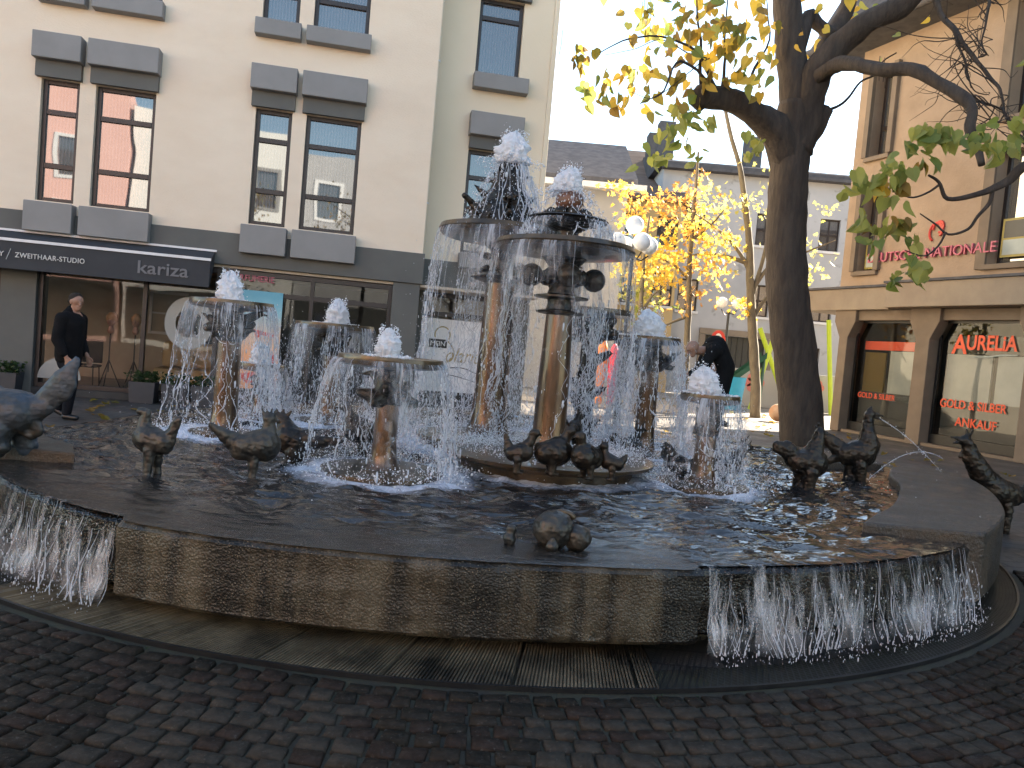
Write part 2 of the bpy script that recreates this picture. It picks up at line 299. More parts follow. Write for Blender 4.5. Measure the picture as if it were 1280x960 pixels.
def text(name, s, size, mat, parent, loc, rot=(R(90),0,0), ext=.004, shear=0, align='LEFT', sx=1, off=0, space=1, fit=None):
    cu = bpy.data.curves.new(name,'FONT'); cu.body = s; cu.size = size; cu.extrude = ext; cu.shear = shear; cu.align_x = align; cu.offset = off; cu.space_character = space
    cu.materials.append(mat); t_ = bpy.data.objects.new('tmp', cu); C.objects.link(t_); bpy.context.view_layer.update()
    me = bpy.data.meshes.new_from_object(t_.evaluated_get(bpy.context.evaluated_depsgraph_get())); bpy.data.objects.remove(t_)
    o = bpy.data.objects.new(name, me); C.objects.link(o); o.parent = parent; o.location = loc; o.rotation_euler = rot
    if fit: xs_ = [v.co.x for v in me.vertices]; sx = fit/(max(xs_)-min(xs_))
    o.scale = (sx,1,1); return o
# numpy mesh of many small pieces
ICO = None
def ico():
    global ICO
    if ICO is None:
        p = (1+5**.5)/2; v = np.array([(-1,p,0),(1,p,0),(-1,-p,0),(1,-p,0),(0,-1,p),(0,1,p),(0,-1,-p),(0,1,-p),(p,0,-1),(p,0,1),(-p,0,-1),(-p,0,1)],float)
        v /= np.linalg.norm(v[0])
        f = np.array([(0,11,5),(0,5,1),(0,1,7),(0,7,10),(0,10,11),(1,5,9),(5,11,4),(11,10,2),(10,7,6),(7,1,8),(3,9,4),(3,4,2),(3,2,6),(3,6,8),(3,8,9),(4,9,5),(2,4,11),(6,2,10),(8,6,7),(9,8,1)])
        ICO = (v,f)
    return ICO
def drops_arr(P, rad, el):
    """P (n,3), rad (n,), el (n,) vertical stretch -> verts, tris"""
    v,f = ico(); n = len(P); sc = np.stack([rad,rad,rad*el],1)
    V = (v[None]*sc[:,None,:]+P[:,None,:]).reshape(-1,3); F = (f[None]+(np.arange(n)*12)[:,None,None]).reshape(-1,3); return V,F
def np_mesh(name, parts, mat, parent=None, smooth=True, uv=None):
    V = np.concatenate([p[0] for p in parts]); F = []; o = 0
    for p in parts: F.append(p[1]+o); o += len(p[0])
    k = F[0].shape[1]; F = np.concatenate(F)
    me = bpy.data.meshes.new(name); me.vertices.add(len(V)); me.vertices.foreach_set('co', V.astype(np.float32).ravel())
    me.loops.add(F.size); me.loops.foreach_set('vertex_index', F.ravel().astype(np.int32))
    me.polygons.add(len(F)); me.polygons.foreach_set('loop_start', (np.arange(len(F))*k).astype(np.int32)); me.polygons.foreach_set('loop_total', np.full(len(F),k,np.int32))
    me.materials.append(mat); me.polygons.foreach_set('use_smooth', np.full(len(F),smooth))
    if uv is not None:
        l = me.uv_layers.new(name='UVMap'); l.data.foreach_set('uv', uv[F.ravel()].astype(np.float32).ravel())
    me.update(calc_edges=True); me.validate(); ob = bpy.data.objects.new(name, me); C.objects.link(ob); ob.parent = parent; return ob
def catmull(P, k=8, closed=True):
    out = []; n = len(P)
    for i in range(n if closed else n-1):
        g = lambda j: Vector(P[j % n]) if closed else Vector(P[min(max(j,0),n-1)])
        a,b,c,d = g(i-1),g(i),g(i+1),g(i+2)
        for q in range(k):
            t = q/k; out.append(.5*((2*b)+(c-a)*t+(2*a-5*b+4*c-d)*t*t+(3*b-a-3*c+d)*t**3))
    if not closed: out.append(Vector(P[-1]))
    return out

# ================================================================== GROUND
def grid_sheet(name, x0,x1,y0,y1,z, mat, nx=1, ny=1):
    b = MB(); b.add([(x0,y0,z),(x1,y0,z),(x1,y1,z),(x0,y1,z)],[(0,1,2,3)]); return b.build(name, mat)
def paving(name, c1, c2, cm, scale, rough, w_=.5, h_=.25, rough2=None, wet=0):
    m, n, o = _mat(name); b = N(n,'ShaderNodeBsdfPrincipled'); tc = N(n,'ShaderNodeTexCoord'); br = N(n,'ShaderNodeTexBrick', Scale=scale)
    br.inputs['Color1'].default_value = col4(c1); br.inputs['Color2'].default_value = col4(c2); br.inputs['Mortar'].default_value = col4(cm)
    br.inputs['Mortar Size'].default_value = .012; br.inputs['Brick Width'].default_value = w_; br.inputs['Row Height'].default_value = h_; br.inputs['Bias'].default_value = 0
    L(n,tc,'Object',br,0); nz = N(n,'ShaderNodeTexNoise', Scale=.9, Detail=6, Roughness=.65); L(n,tc,'Object',nz,'Vector')
    rp = ramp(n,nz,0,[(.3,(.6,.6,.6)),(.7,(1.15,1.12,1.1))]); mx = N(n,'ShaderNodeMix', data_type='RGBA', blend_type='MULTIPLY'); mx.inputs[0].default_value = 1
    L(n,br,0,mx,6); L(n,rp,0,mx,7); L(n,mx,2,b,'Base Color')
    mr = N(n,'ShaderNodeMapRange'); mr.inputs[1].default_value=.35; mr.inputs[2].default_value=.65; mr.inputs[3].default_value=rough2 or rough; mr.inputs[4].default_value=rough; L(n,nz,0,mr,0); L(n,mr,0,b,'Roughness')
    n2 = N(n,'ShaderNodeTexNoise', Scale=30, Detail=5); L(n,tc,'Object',n2,'Vector')
    ad = N(n,'ShaderNodeMath', operation='MULTIPLY_ADD'); ad.inputs[1].default_value=.35; L(n,n2,0,ad,0); iv = N(n,'ShaderNodeMath', operation='SUBTRACT'); iv.inputs[0].default_value=1; L(n,br,1,iv,1); L(n,iv,0,ad,2)
    bu = N(n,'ShaderNodeBump', Strength=.5, Distance=.01); L(n,ad,0,bu,'Height'); L(n,bu,0,b,'Normal'); L(n,b,0,o,0); return m
M['paving'] = paving('pavement_slabs', (.075,.066,.060), (.10,.090,.082), (.035,.030,.027), 1.0, .75, .4, .2, .35)
M['paving_far'] = paving('pavement_light', (.34,.30,.25), (.40,.36,.30), (.2,.18,.15), 1.0, .85, .6, .3)
M['gap'] = pm('wet_joint_soil', (.020,.015,.009), (.034,.032,.014), scale=6, rough=.7, bump=.4, bscale=60)
FC = Vector((-.3, 8.15))
g = grid_sheet('ground', -300, 300, -300, 500, -.02, M['paving_far']); tag(g, kind='structure')
g = grid_sheet('pavement', -40, 40, -14, 22.5, -.006, M['paving']); tag(g, kind='structure')
# cobbles laid in arcs round the fountain
def cobbles():
    b = MB(); rr = 4.90; row = 0
    m1 = [pm('cobble_%d' % i, c, tuple(x*.6 for x in c), scale=26, c3=(.07,.06,.05), s3=70, t3=.62, rough=.42 if i != 2 else .6, rough2=.75, bump=.8, bscale=45, bdist=.008, spec=.12) for i,c in enumerate([(.030,.022,.0150),(.034,.022,.0155),(.050,.040,.030),(.023,.018,.0125)])]
    while rr < 7.6:
        hh = .094+.010*math.sin(row*1.7); span = (R(-155), R(-22)); a = span[0]+random.random()*.02
        while a < span[1]:
            wl = random.uniform(.085,.145); da = wl/rr; g_ = .008/rr; x_ = FC.x+rr*math.cos(a); y_ = FC.y+rr*math.sin(a)
            dry = noise.noise(Vector((x_*.8,y_*.8,3)))*1.3 + .45*(3.1-y_)
            b.mi = (2 if random.random() < .55+dry*.5 else 1) if dry > .12 else random.choice([0,0,1,3])
            za = random.uniform(-.004,.005); t1 = random.uniform(-.004,.004); t2 = random.uniform(-.004,.004)
            j = lambda: random.uniform(-.006,.006)
            base = [(a+g_,rr+.008),(a+da-g_,rr+.008),(a+da-g_,rr+hh-.006),(a+g_,rr+hh-.006)]
            low = [(q+j()/rr,r_+j()) for q,r_ in base]; ca = a+da/2; cr = rr+hh/2
            top = [(ca+(q-ca)*.90,cr+(r_-cr)*.88) for q,r_ in low]
            P = lambda q,r_,z: (FC.x+r_*math.cos(q), FC.y+r_*math.sin(q), z)
            vs = [P(q,r_,-.01) for q,r_ in low]+[P(q,r_,.011+za) for q,r_ in low]+[P(q,r_,.02+za+(t1 if i in (0,3) else -t1)+(t2 if i<2 else -t2)) for i,(q,r_) in enumerate(top)]
            f = [(0,1,5,4),(1,2,6,5),(2,3,7,6),(3,0,4,7),(4,5,9,8),(5,6,10,9),(6,7,11,10),(7,4,8,11),(8,9,10,11)]
            b.add(vs,f); a += da
        rr += hh; row += 1
    o = b.build('cobblestone_pavement', m1, smooth=True); tag(o, kind='structure')
    s = MB(); A = [R(-156+i*2) for i in range(68)]
    s.add([(FC.x+r_*math.cos(a), FC.y+r_*math.sin(a), .004) for a in A for r_ in (4.6,7.7)], [(2*i,2*i+2,2*i+3,2*i+1) for i in range(67)])
    tag(s.build('joint_soil_ground', M['gap']), kind='structure')
cobbles()
# tiny weeds in the joints
wb = MB()
for _ in range(60):
    a = R(random.uniform(-135,-72)); r_ = 4.9+random.choice([0,.11,.22,.33,.44])+random.uniform(-.01,.01); p = Vector((FC.x+r_*math.cos(a), FC.y+r_*math.sin(a), .01))
    for k in range(random.randint(2,5)):
        q = random.uniform(0,6.28); l = random.uniform(.008,.022); d = Vector((math.cos(q)*l, math.sin(q)*l, l*.7)); s_ = Vector((-math.sin(q),math.cos(q),0))*.004
        wb.add([p-s_,p+s_,p+d],[(0,1,2)])
tag(wb.build('grass', M['leaf_plant']), kind='stuff', label='tiny weeds growing in the joints of the cobbles', cat='weeds')
# ================================================================== FOUNTAIN BASIN
OUT = catmull([(-3.65,5.2,0),(-2.89,4.43,0),(-2.33,4.03,0),(-1.80,3.80,0),(-1.23,3.67,0),(-.5,3.63,0),(.15,3.68,0),(1.0,3.84,0),(1.9,4.17,0),(2.79,4.73,0),(3.5,5.5,0),(4.05,6.34,0),(4.60,7.5,0),(4.80,8.4,0),(4.35,9.2,0),(3.6,10.0,0),(2.6,10.9,0),(1.2,11.6,0),(-.3,11.9,0),(-1.8,11.4,0),(-3.0,10.3,0),(-3.5,9.2,0),(-3.75,8.2,0),(-3.8,7.5,0),(-3.85,6.8,0),(-3.98,6.0,0)], 12)
def aR(p): return math.atan2(p[1]-FC.y, p[0]-FC.x), math.hypot(p[0]-FC.x, p[1]-FC.y)
tab = sorted(aR(p) for p in OUT); ta = np.array([t[0] for t in tab]); tr_ = np.array([t[1] for t in tab])
def RO(a): return float(np.interp((a+math.pi)%(2*math.pi)-math.pi, ta, tr_, period=2*math.pi))
A0, A1, A2 = R(-109.8), R(-73.0), R(-42)            # proud block between A0 and A1, waterfall to A2
def stone(name, wet):
    m, n, o = _mat(name); b = N(n,'ShaderNodeBsdfPrincipled'); tc = N(n,'ShaderNodeTexCoord'); mp = N(n,'ShaderNodeMapping'); mp.inputs['Scale'].default_value=(4.2,4.2,.35); L(n,tc,'Object',mp,0)
    st = N(n,'ShaderNodeTexNoise', Scale=1.6, Detail=5, Roughness=.55); L(n,mp,0,st,'Vector')
    base = ramp(n,st,0,[(.38,(.009,.008,.007)),(.45,(.020,.017,.013)),(.52,(.048,.038,.026)),(.64,(.085,.070,.050))] if not wet else [(.4,(.007,.005,.004)),(.6,(.018,.013,.010))])
    gr = N(n,'ShaderNodeTexNoise', Scale=4, Detail=6, Roughness=.7); L(n,tc,'Object',gr,'Vector')
    moss = ramp(n,gr,0,[(.35,(.55,.5,.42)),(.55,(1,1,.92)),(.72,(.72,.75,.62))]); mx = N(n,'ShaderNodeMix', data_type='RGBA', blend_type='MULTIPLY'); mx.inputs[0].default_value=1; L(n,base,0,mx,6); L(n,moss,0,mx,7)
    vo = N(n,'ShaderNodeTexVoronoi', Scale=85); L(n,tc,'Object',vo,0); sp = ramp(n,vo,0,[(.14,(1,1,1)),(.34,(0,0,0))]); n3 = N(n,'ShaderNodeTexNoise', Scale=26); L(n,tc,'Object',n3,'Vector')
    g3 = ramp(n,n3,0,[(.42,(0,0,0)),(.60,(.8,.8,.8))]); mm = N(n,'ShaderNodeMath', operation='MULTIPLY'); L(n,sp,0,mm,0); L(n,g3,0,mm,1)
    m2 = N(n,'ShaderNodeMix', data_type='RGBA'); L(n,mm,0,m2,0); L(n,mx,2,m2,6); m2.inputs[7].default_value=(.20,.17,.12,1) if not wet else (.07,.06,.05,1); L(n,m2,2,b,'Base Color')
    b.inputs['Roughness'].default_value=.45 if not wet else .2
    bu = N(n,'ShaderNodeBump', Strength=.7, Distance=-.005); L(n,vo,0,bu,'Height'); b2 = N(n,'ShaderNodeBump', Strength=.5, Distance=.03); L(n,gr,0,b2,'Height'); L(n,bu,0,b2,'Normal'); L(n,b2,0,b,'Normal'); L(n,b,0,o,0); return m
M['stone'] = stone('exposed_aggregate', False); M['stone_wet'] = stone('wet_aggregate', True)
M['slabtop'] = pm('wet_slab_top', (.026,.023,.019), (.085,.055,.030), scale=2.2, rough=.30, rough2=.7, bump=1.0, bscale=45, bdist=.015, c3=(.09,.08,.07), s3=90, t3=.6)
basin = thing('fountain_basin', (FC.x,FC.y,0), 'low round stone fountain basin with mossy stained concrete rim', 'fountain basin')
def wall_arc(a0, a1, off, z0, z1, n, thick=.3, j=.006):
    b = MB(); vs = []; K = 12
    for i in range(n+1):
        a = a0+(a1-a0)*i/n; r1 = RO(a)+off
        prof = [(r1-thick,z0)]+[(r1-.02,z0),(r1,z0+.02)]+[(r1,z0+.02+(z1-z0-.045)*k/K) for k in range(1,K+1)]+[(r1-.025,z1),(r1-thick,z1)]
        for q,z in prof:
            d = noise.noise(Vector((a*9,z*9,1)))*j*1.6+noise.noise(Vector((a*40,z*30,1)))*j*.9; vs.append(((q+d)*math.cos(a),(q+d)*math.sin(a),z))
    m_ = len(prof); fs = [(i*m_+k,(i+1)*m_+k,(i+1)*m_+(k+1)%m_,i*m_+(k+1)%m_) for i in range(n) for k in range(m_)]
    fs += [tuple(range(m_)), tuple(reversed(range(n*m_,(n+1)*m_)))]
    b.add(vs,fs); return b
wall_arc(A0, A1, .045, .10, .478, 90).build('rim_block', M['stone'], basin, smooth='auto')
wall_arc(A1+.002, A2, -.02, .12, .470, 60).build('rim_block', M['stone_wet'], basin, smooth='auto')
wall_arc(R(-160), A0-.002, -.03, .12, .470, 90).build('rim_block', M['stone_wet'], basin, smooth='auto')
wall_arc(A2+.002, R(200), -.05, .10, .470, 200).build('rim_block', M['stone'], basin, smooth='auto')
pl = MB(); n_ = 160; pl.prism([((RO(2*math.pi*i/n_)-.28)*math.cos(2*math.pi*i/n_),(RO(2*math.pi*i/n_)-.28)*math.sin(2*math.pi*i/n_)) for i in range(n_)], -.01, .3); pl.build('plinth', M['gap'], basin)
# raised slabs
def slab(pts, z0, z1):
    b = MB(); p = [Vector((x-FC.x,y-FC.y,0)) for x,y in pts]; b.prism([(q.x,q.y) for q in p], z0, z1); return b
# right raised slab: follows the outline, with a curved inner edge
def arcslab():
    outer = [a for a in np.linspace(A2-.005, R(8), 26)]
    pts = [(FC.x+(RO(a)+.05)*math.cos(a), FC.y+(RO(a)+.05)*math.sin(a)) for a in outer]
    inner = [(4.21,8.45),(3.85,7.75),(3.62,7.08),(3.30,6.45),(2.95,5.85),(2.60,5.38),(2.36,5.03)]
    return pts+[tuple(v[:2]) for v in catmull([(x,y,0) for x,y in inner],4,False)]
slab(arcslab(), .10, .56).build('raised_slab', M['slabtop'], basin, bevel=.02)
slab([(-4.4,4.98),(-2.80,5.02),(-3.0,5.35),(-3.75,5.9),(-4.4,6.1)], .10, .565).build('raised_slab', M['slabtop'], basin, bevel=.015)
slab([(3.05,8.15),(4.25,8.68),(4.25,9.2),(3.0,8.6)], .3, .56).build('raised_slab', M['slabtop'], basin, bevel=.015)
# ring round the basin: ribbed concrete in front, steel grating elsewhere
def ringmat(name, c1, c2, k, rough):
    m, n, o = _mat(name); b = N(n,'ShaderNodeBsdfPrincipled', Roughness=rough); uv = N(n,'ShaderNodeUVMap', uv_map='UVMap'); sx = N(n,'ShaderNodeSeparateXYZ'); L(n,uv,0,sx,0)
    tc = N(n,'ShaderNodeTexCoord'); nz = N(n,'ShaderNodeTexNoise', Scale=1.7, Detail=8, Roughness=.7); L(n,tc,'Object',nz,'Vector'); rp = ramp(n,nz,0,[(.40,c1),(.60,c2)]); L(n,rp,0,b,'Base Color'); L(n,b,0,o,0)
    n2 = N(n,'ShaderNodeTexNoise', Scale=70, Detail=3); L(n,tc,'Object',n2,'Vector'); bu = N(n,'ShaderNodeBump', Strength=.5, Distance=.006); L(n,n2,0,bu,'Height'); L(n,bu,0,b,'Normal'); return m
M['ribbed'] = ringmat('ribbed_concrete', (.018,.014,.009), (.17,.13,.08), 1, .5)
M['steel'] = pm('dark_steel', (.035,.035,.037), (.05,.05,.05), scale=10, rough=.35, metal=.7)
RINGO = 4.84
def ribs(a0,a1,nr):
    b = MB(); da = (a1-a0)/nr
    for i in range(nr):
        s0 = a0+i*da; sk_ = .055
        if i % 34 < 33:
            for (q0,q1,h) in ((s0,s0+da*.55,.024),(s0+da*.55,s0+da,.012)):
                h += random.uniform(-.002,.002)
                def P(a,t,z): rr = (RO(a)-.29)+(RINGO-.01-(RO(a)-.29))*t; aa = a-sk_*(t-.5)*.6; return (FC.x+rr*math.cos(aa), FC.y+rr*math.sin(aa), z)
                b.add([P(q0,0,h+.03),P(q0,1,h),P(q1,1,h),P(q1,0,h+.03),P(q0,1,-.01),P(q1,1,-.01)],[(0,1,2,3),(1,4,5,2)])
                if h < .02: b.add([P(q0,0,h+.03),P(q0,1,h),P(q0,1,.026),P(q0,0,.056)],[(0,1,2,3)])
    return b
ribs(R(-118), R(-76), 210).build('ribbed_ring', M['ribbed'], None)
tag(bpy.data.objects['ribbed_ring'], 'ribbed concrete gutter slabs curving under the front of the fountain', 'gutter')
gr = thing('drain_grating', (FC.x,FC.y,0), 'dark steel mesh grating ring round the sides of the fountain', 'grating')
for (a0,a1) in ((R(-175),R(-118.2)),(R(-75.8),R(6))):
    b = MB(); L_ = (a1-a0)*4.6; k = int(L_/.035)
    for i in range(k):
        a = a0+(a1-a0)*i/k; w_ = .004/4.6
        for sg in (1,-1):
            def P(t,o): rr = RO(a)-.25+(RINGO-.01-RO(a)+.25)*t; aa = a+sg*(t-.5)*.09+o; return (rr*math.cos(aa), rr*math.sin(aa), .022 if sg>0 else .019)
            b.add([P(0,-w_),P(1,-w_),P(1,w_),P(0,w_)],[(0,1,2,3)])
    b.build('mesh_bars', M['steel'], gr)
b = MB(); A = np.linspace(R(-175),R(6),200)
b.add([((r_)*math.cos(a),(r_)*math.sin(a),z) for a in A for r_,z in ((RINGO-.008,-.01),(RINGO-.008,.026),(RINGO+.008,.026),(RINGO+.008,-.01))],[(4*i+k,4*i+4+k,4*i+4+(k+1)%4,4*i+(k+1)%4) for i in range(199) for k in range(4)])
b.build('edge_strip', M['steel'], gr)
# ------------------------------------------------------------------ towers (x, y, bowl z, bowl r)
TW = dict(D=(-2.57,7.0,1.69,.36), Cc=(-2.01,8.6,1.58,.43), E=(-.90,5.7,1.345,.385), A=(.35,6.6,2.38,.575), B=(-.20,7.6,2.60,.62), F=(1.44,8.2,1.73,.29), G=(1.64,6.4,1.25,.24), I=(-2.72,8.4,1.08,.24), H=(.84,8.8,2.00,.45))
# water surface with ripples; attribute foam, attribute film
def pool():
    na, nr = 460, 210; th = np.linspace(0,2*math.pi,na,endpoint=False); ro = np.array([RO(a) for a in th])
    # past A2..R(8) the slab covers the rim
    t = np.linspace(0,1,nr)**.8; rim = ro+np.where((th-2*math.pi > A0)&(th-2*math.pi < A1), .036, -.03)+.010*np.array([noise.noise(Vector((a*38,2,0))) for a in th])
    X = FC.x+rim[:,None]*t[None]*np.cos(th)[:,None]; Y = FC.y+rim[:,None]*t[None]*np.sin(th)[:,None]
    edge = (rim[:,None]*(1-t[None]))
    foam = np.zeros_like(X); Z = np.zeros_like(X)
    for k,(x,y,z,r) in TW.items():
        d = np.hypot(X-x,Y-y); rr = r+.12; amp = 1.0 if k in 'AB' else .95
        foam = np.maximum(foam, amp*np.exp(-((d-rr*.75)/(rr*.75+.12))**2))
        ph = rng.random()*6; Z += .006*np.sin(d*34-ph)*np.exp(-d*.8)
    foam = np.maximum(foam, .95*np.exp(-(((X-.3)/2.2)**2+((Y-8.3)/1.7)**2)**1.5)); foam = np.maximum(foam, .62*np.exp(-(((X-.4)/2.8)**2+((Y-7.2)/2.2)**2)**2))
    for i in range(na):
        for j in range(nr):
            p = Vector((X[i,j],Y[i,j],0)); Z[i,j] += .016*noise.noise(p*2.6)+.020*noise.noise(Vector((p.x*3.6+p.y,p.y*7,4)))+.013*noise.noise(Vector((p.x*8+p.y*2,p.y*17,2)))
    film = np.clip(1-(edge-.10)/.55,0,1)
    frontish = np.clip((-np.sin(th)-.55)/.2,0,1)[:,None]; film = film*frontish*np.where((th[:,None]-2*math.pi > A1), .15, 1)
    Z = Z*(1-.80*film)*np.clip(edge/.1,0.1,1)*1.35
    Z = Z+.4875-.006*np.clip(1-edge/.04,0,1)+foam*.012*np.abs(np.sin(X*61)*np.sin(Y*53)); V = np.stack([X,Y,Z],2).reshape(-1,3)
    idx = np.arange(na*nr).reshape(na,nr); a = idx; b = np.roll(idx,-1,0)
    F = np.stack([a[:,:-1],a[:,1:],b[:,1:],b[:,:-1]],2).reshape(-1,4)
    m,n,o = _mat('pool_water_mat'); bs = N(n,'ShaderNodeBsdfPrincipled'); fo = N(n,'ShaderNodeAttribute', attribute_name='foam'); fi = N(n,'ShaderNodeAttribute', attribute_name='film')
    tc = N(n,'ShaderNodeTexCoord'); nz = N(n,'ShaderNodeTexNoise', Scale=5.5, Detail=10, Roughness=.8, Distortion=.9); L(n,tc,'Object',nz,'Vector')
    # foam where foam attribute + noise passes a threshold
    ad = N(n,'ShaderNodeMath', operation='ADD'); L(n,nz,0,ad,0); L(n,fo,'Fac',ad,1)
    mr = N(n,'ShaderNodeMapRange'); mr.inputs[1].default_value=1.07; mr.inputs[2].default_value=1.52; L(n,ad,0,mr,0)
    n2 = N(n,'ShaderNodeTexNoise', Scale=2.2, Detail=5, Roughness=.6); L(n,tc,'Object',n2,'Vector'); bot = ramp(n,n2,0,[(.4,(.012,.012,.013)),(.65,(.040,.032,.026))])
    n4 = N(n,'ShaderNodeTexNoise', Scale=62, Detail=4, Roughness=.7); L(n,tc,'Object',n4,'Vector'); stn = ramp(n,n4,0,[(.44,(.010,.008,.007)),(.56,(.035,.029,.023)),(.66,(.11,.095,.08))])
    fm = N(n,'ShaderNodeMath', operation='MULTIPLY'); fm.inputs[1].default_value=.9; L(n,fi,'Fac',fm,0)
    mx = N(n,'ShaderNodeMix', data_type='RGBA'); L(n,fm,0,mx,0); L(n,bot,0,mx,6); L(n,stn,0,mx,7)
    mf = N(n,'ShaderNodeMix', data_type='RGBA'); L(n,mr,0,mf,0); L(n,mx,2,mf,6); mf.inputs[7].default_value=(.78,.82,.92,1); L(n,mf,2,bs,'Base Color')
    rg = N(n,'ShaderNodeMapRange'); L(n,mr,0,rg,0); rg.inputs[3].default_value=.03; rg.inputs[4].default_value=.5
    rg2 = N(n,'ShaderNodeMath', operation='MULTIPLY_ADD'); L(n,fi,'Fac',rg2,0); rg2.inputs[1].default_value=.14; L(n,rg,0,rg2,2); L(n,rg2,0,bs,'Roughness')
    bs.inputs['Specular IOR Level'].default_value=.5
    bu = N(n,'ShaderNodeBump', Strength=.6, Distance=.03); wmp = N(n,'ShaderNodeMapping'); wmp.inputs['Scale'].default_value=(.6,1.7,1); wmp.inputs['Rotation'].default_value=(0,0,.35); L(n,tc,'Object',wmp,0); wn = N(n,'ShaderNodeTexNoise', Scale=7, Detail=3, Roughness=.5, Distortion=.6); L(n,wmp,0,wn,'Vector'); L(n,wn,0,bu,'Height')
    b2 = N(n,'ShaderNodeBump', Strength=.55, Distance=.004); L(n,n4,0,b2,'Height'); L(n,fi,'Fac',b2,'Strength'); L(n,bu,0,b2,'Normal'); L(n,b2,0,bs,'Normal'); L(n,bs,0,o,0)
    ob = np_mesh('water', [(V,F)], m); me = ob.data
    for nm,arr in (('foam',foam),('film',film)):
        at_ = me.attributes.new(nm,'FLOAT','POINT'); at_.data.foreach_set('value', arr.reshape(-1).astype(np.float32))
    tag(ob, kind='structure')
pool()
# ================================================================== LEFT BUILDING
def wall_holes(b, x0,x1,z0,z1,holes,y,dep=.14,inward=1):
    xs = sorted({x0,x1,*[h[0] for h in holes],*[h[1] for h in holes]}); zs = sorted({z0,z1,*[h[2] for h in holes],*[h[3] for h in holes]})
    for i in range(len(xs)-1):
        for k in range(len(zs)-1):
            cx,cz = (xs[i]+xs[i+1])/2,(zs[k]+zs[k+1])/2
            if any(h[0]<cx<h[1] and h[2]<cz<h[3] for h in holes): continue
            b.add([(xs[i],y,zs[k]),(xs[i+1],y,zs[k]),(xs[i+1],y,zs[k+1]),(xs[i],y,zs[k+1])],[(0,1,2,3)])
    yb = y+dep*inward
    for h in holes:
        a,c,e,f = h; q = [(a,e),(c,e),(c,f),(a,f)]
        for i in range(4):
            (xa,za),(xb,zb) = q[i],q[(i+1)%4]; b.add([(xa,y,za),(xb,y,zb),(xb,yb,zb),(xa,yb,za)],[(0,1,2,3)])
    return b
def window(parent, x0,x1,z0,z1,y,inward=1, bars=(.30,.74), fr=.07, pane='pane', vbars=()):
    """frame part with its glass as a sub-part"""
    b = MB(); d = .06*inward; ya,yb = sorted((y,y+d))
    b.box(x0,x0+fr,ya,yb,z0,z1); b.box(x1-fr,x1,ya,yb,z0,z1); b.box(x0+fr,x1-fr,ya,yb,z0,z0+fr); b.box(x0+fr,x1-fr,ya,yb,z1-fr,z1)
    for t in bars: zz = z0+(z1-z0)*t; b.box(x0+fr,x1-fr,ya,yb,zz-fr*.62,zz+fr*.62)
    for t in vbars: xx = x0+(x1-x0)*t; b.box(xx-fr/2,xx+fr/2,ya-.002,yb+.002,z0+fr,z1-fr)
    f = b.build('window', M['frame'], parent, bevel=.006); yp = y+.04*inward
    p = MB().add([(x0+fr*.8,yp,z0+fr*.8),(x1-fr*.8,yp,z0+fr*.8),(x1-fr*.8,yp,z1-fr*.8),(x0+fr*.8,yp,z1-fr*.8)],[(0,1,2,3) if inward>0 else (3,2,1,0)]).build('pane', M[pane], f)
    return f
LB = thing('apartment_building', (-5.72,13.59,0), 'cream rendered building with grey window hoods, grey band and ground floor shops', 'building', rz=R(11.2))
F1 = [(-2.56,-1.97),(-1.72,-.77),(.86,1.48),(1.72,2.68),(-7.2,-6.6),(-6.35,-5.4)]
SW = (4.73,5.60)                                     # window of the set-back bay
holes = [(a,b_,3.26,5.28) for a,b_ in F1]+[(a,b_,6.77,8.55) for a,b_ in F1]+[(a,b_,9.9,11.5) for a,b_ in F1]
shop = [(-2.45,.46,.12,2.44),(.56,3.46,.12,2.44),(-6.6,-3.0,.12,2.44)]
b = MB(); wall_holes(b,-12,3.95,2.98,13,holes,0,.16)
b.add([(3.95,0,2.98),(3.95,.85,2.98),(3.95,.85,13),(3.95,0,13)],[(0,1,2,3)])                  # return of the projecting front
b.add([(-12,0,0),(-12,12,0),(-12,12,13),(-12,0,13)],[(3,2,1,0)])
b.build('wall', M['cream'], LB)
b = MB(); wall_holes(b,3.95,6.22,2.98,13,[(SW[0],SW[1],3.26,5.28),(SW[0],SW[1],6.72,8.2),(SW[0],SW[1],9.9,11.5)],.85,.16)
b.add([(6.22,.85,0),(6.22,12,0),(6.22,12,13),(6.22,.85,13)],[(0,1,2,3)]); b.add([(-12,0,13),(6.22,0,13),(6.22,12,13),(-12,12,13)],[(0,1,2,3)])
b.build('wall', M['cream2'], LB)
b = MB(); b.box(6.2,6.30,.80,1.05,2.9,13); b.build('corner_strip', M['cream2'], LB, bevel=.01)
for a,c in F1:
    for (z0,z1,hb) in ((3.26,5.28,1),(6.77,8.55,1),(9.9,11.5,0)):
        window(LB,a,c,z0,z1,.09)
        b = MB(); w0,w1 = a-.09,c+.06
        if z0 < 4: b.box(w0,w1,-.22,.02,2.73,3.22)
        else: b.box(w0,w1,-.20,.02,z0-.28,z0-.01)
        b.build('window_sill', M['grey_paint'], LB, bevel=.012)
        b = MB(); zt = z1+.27; b.box(w0,w1,-.24,.02,zt,zt+.42); b.build('window_hood', M['grey_paint'], LB, bevel=.012)
        b = MB(); b.box(w0+.02,w1-.02,-.10,.02,z1+.005,zt-.003); b.build('shutter_box', M['grey_dark'], LB)
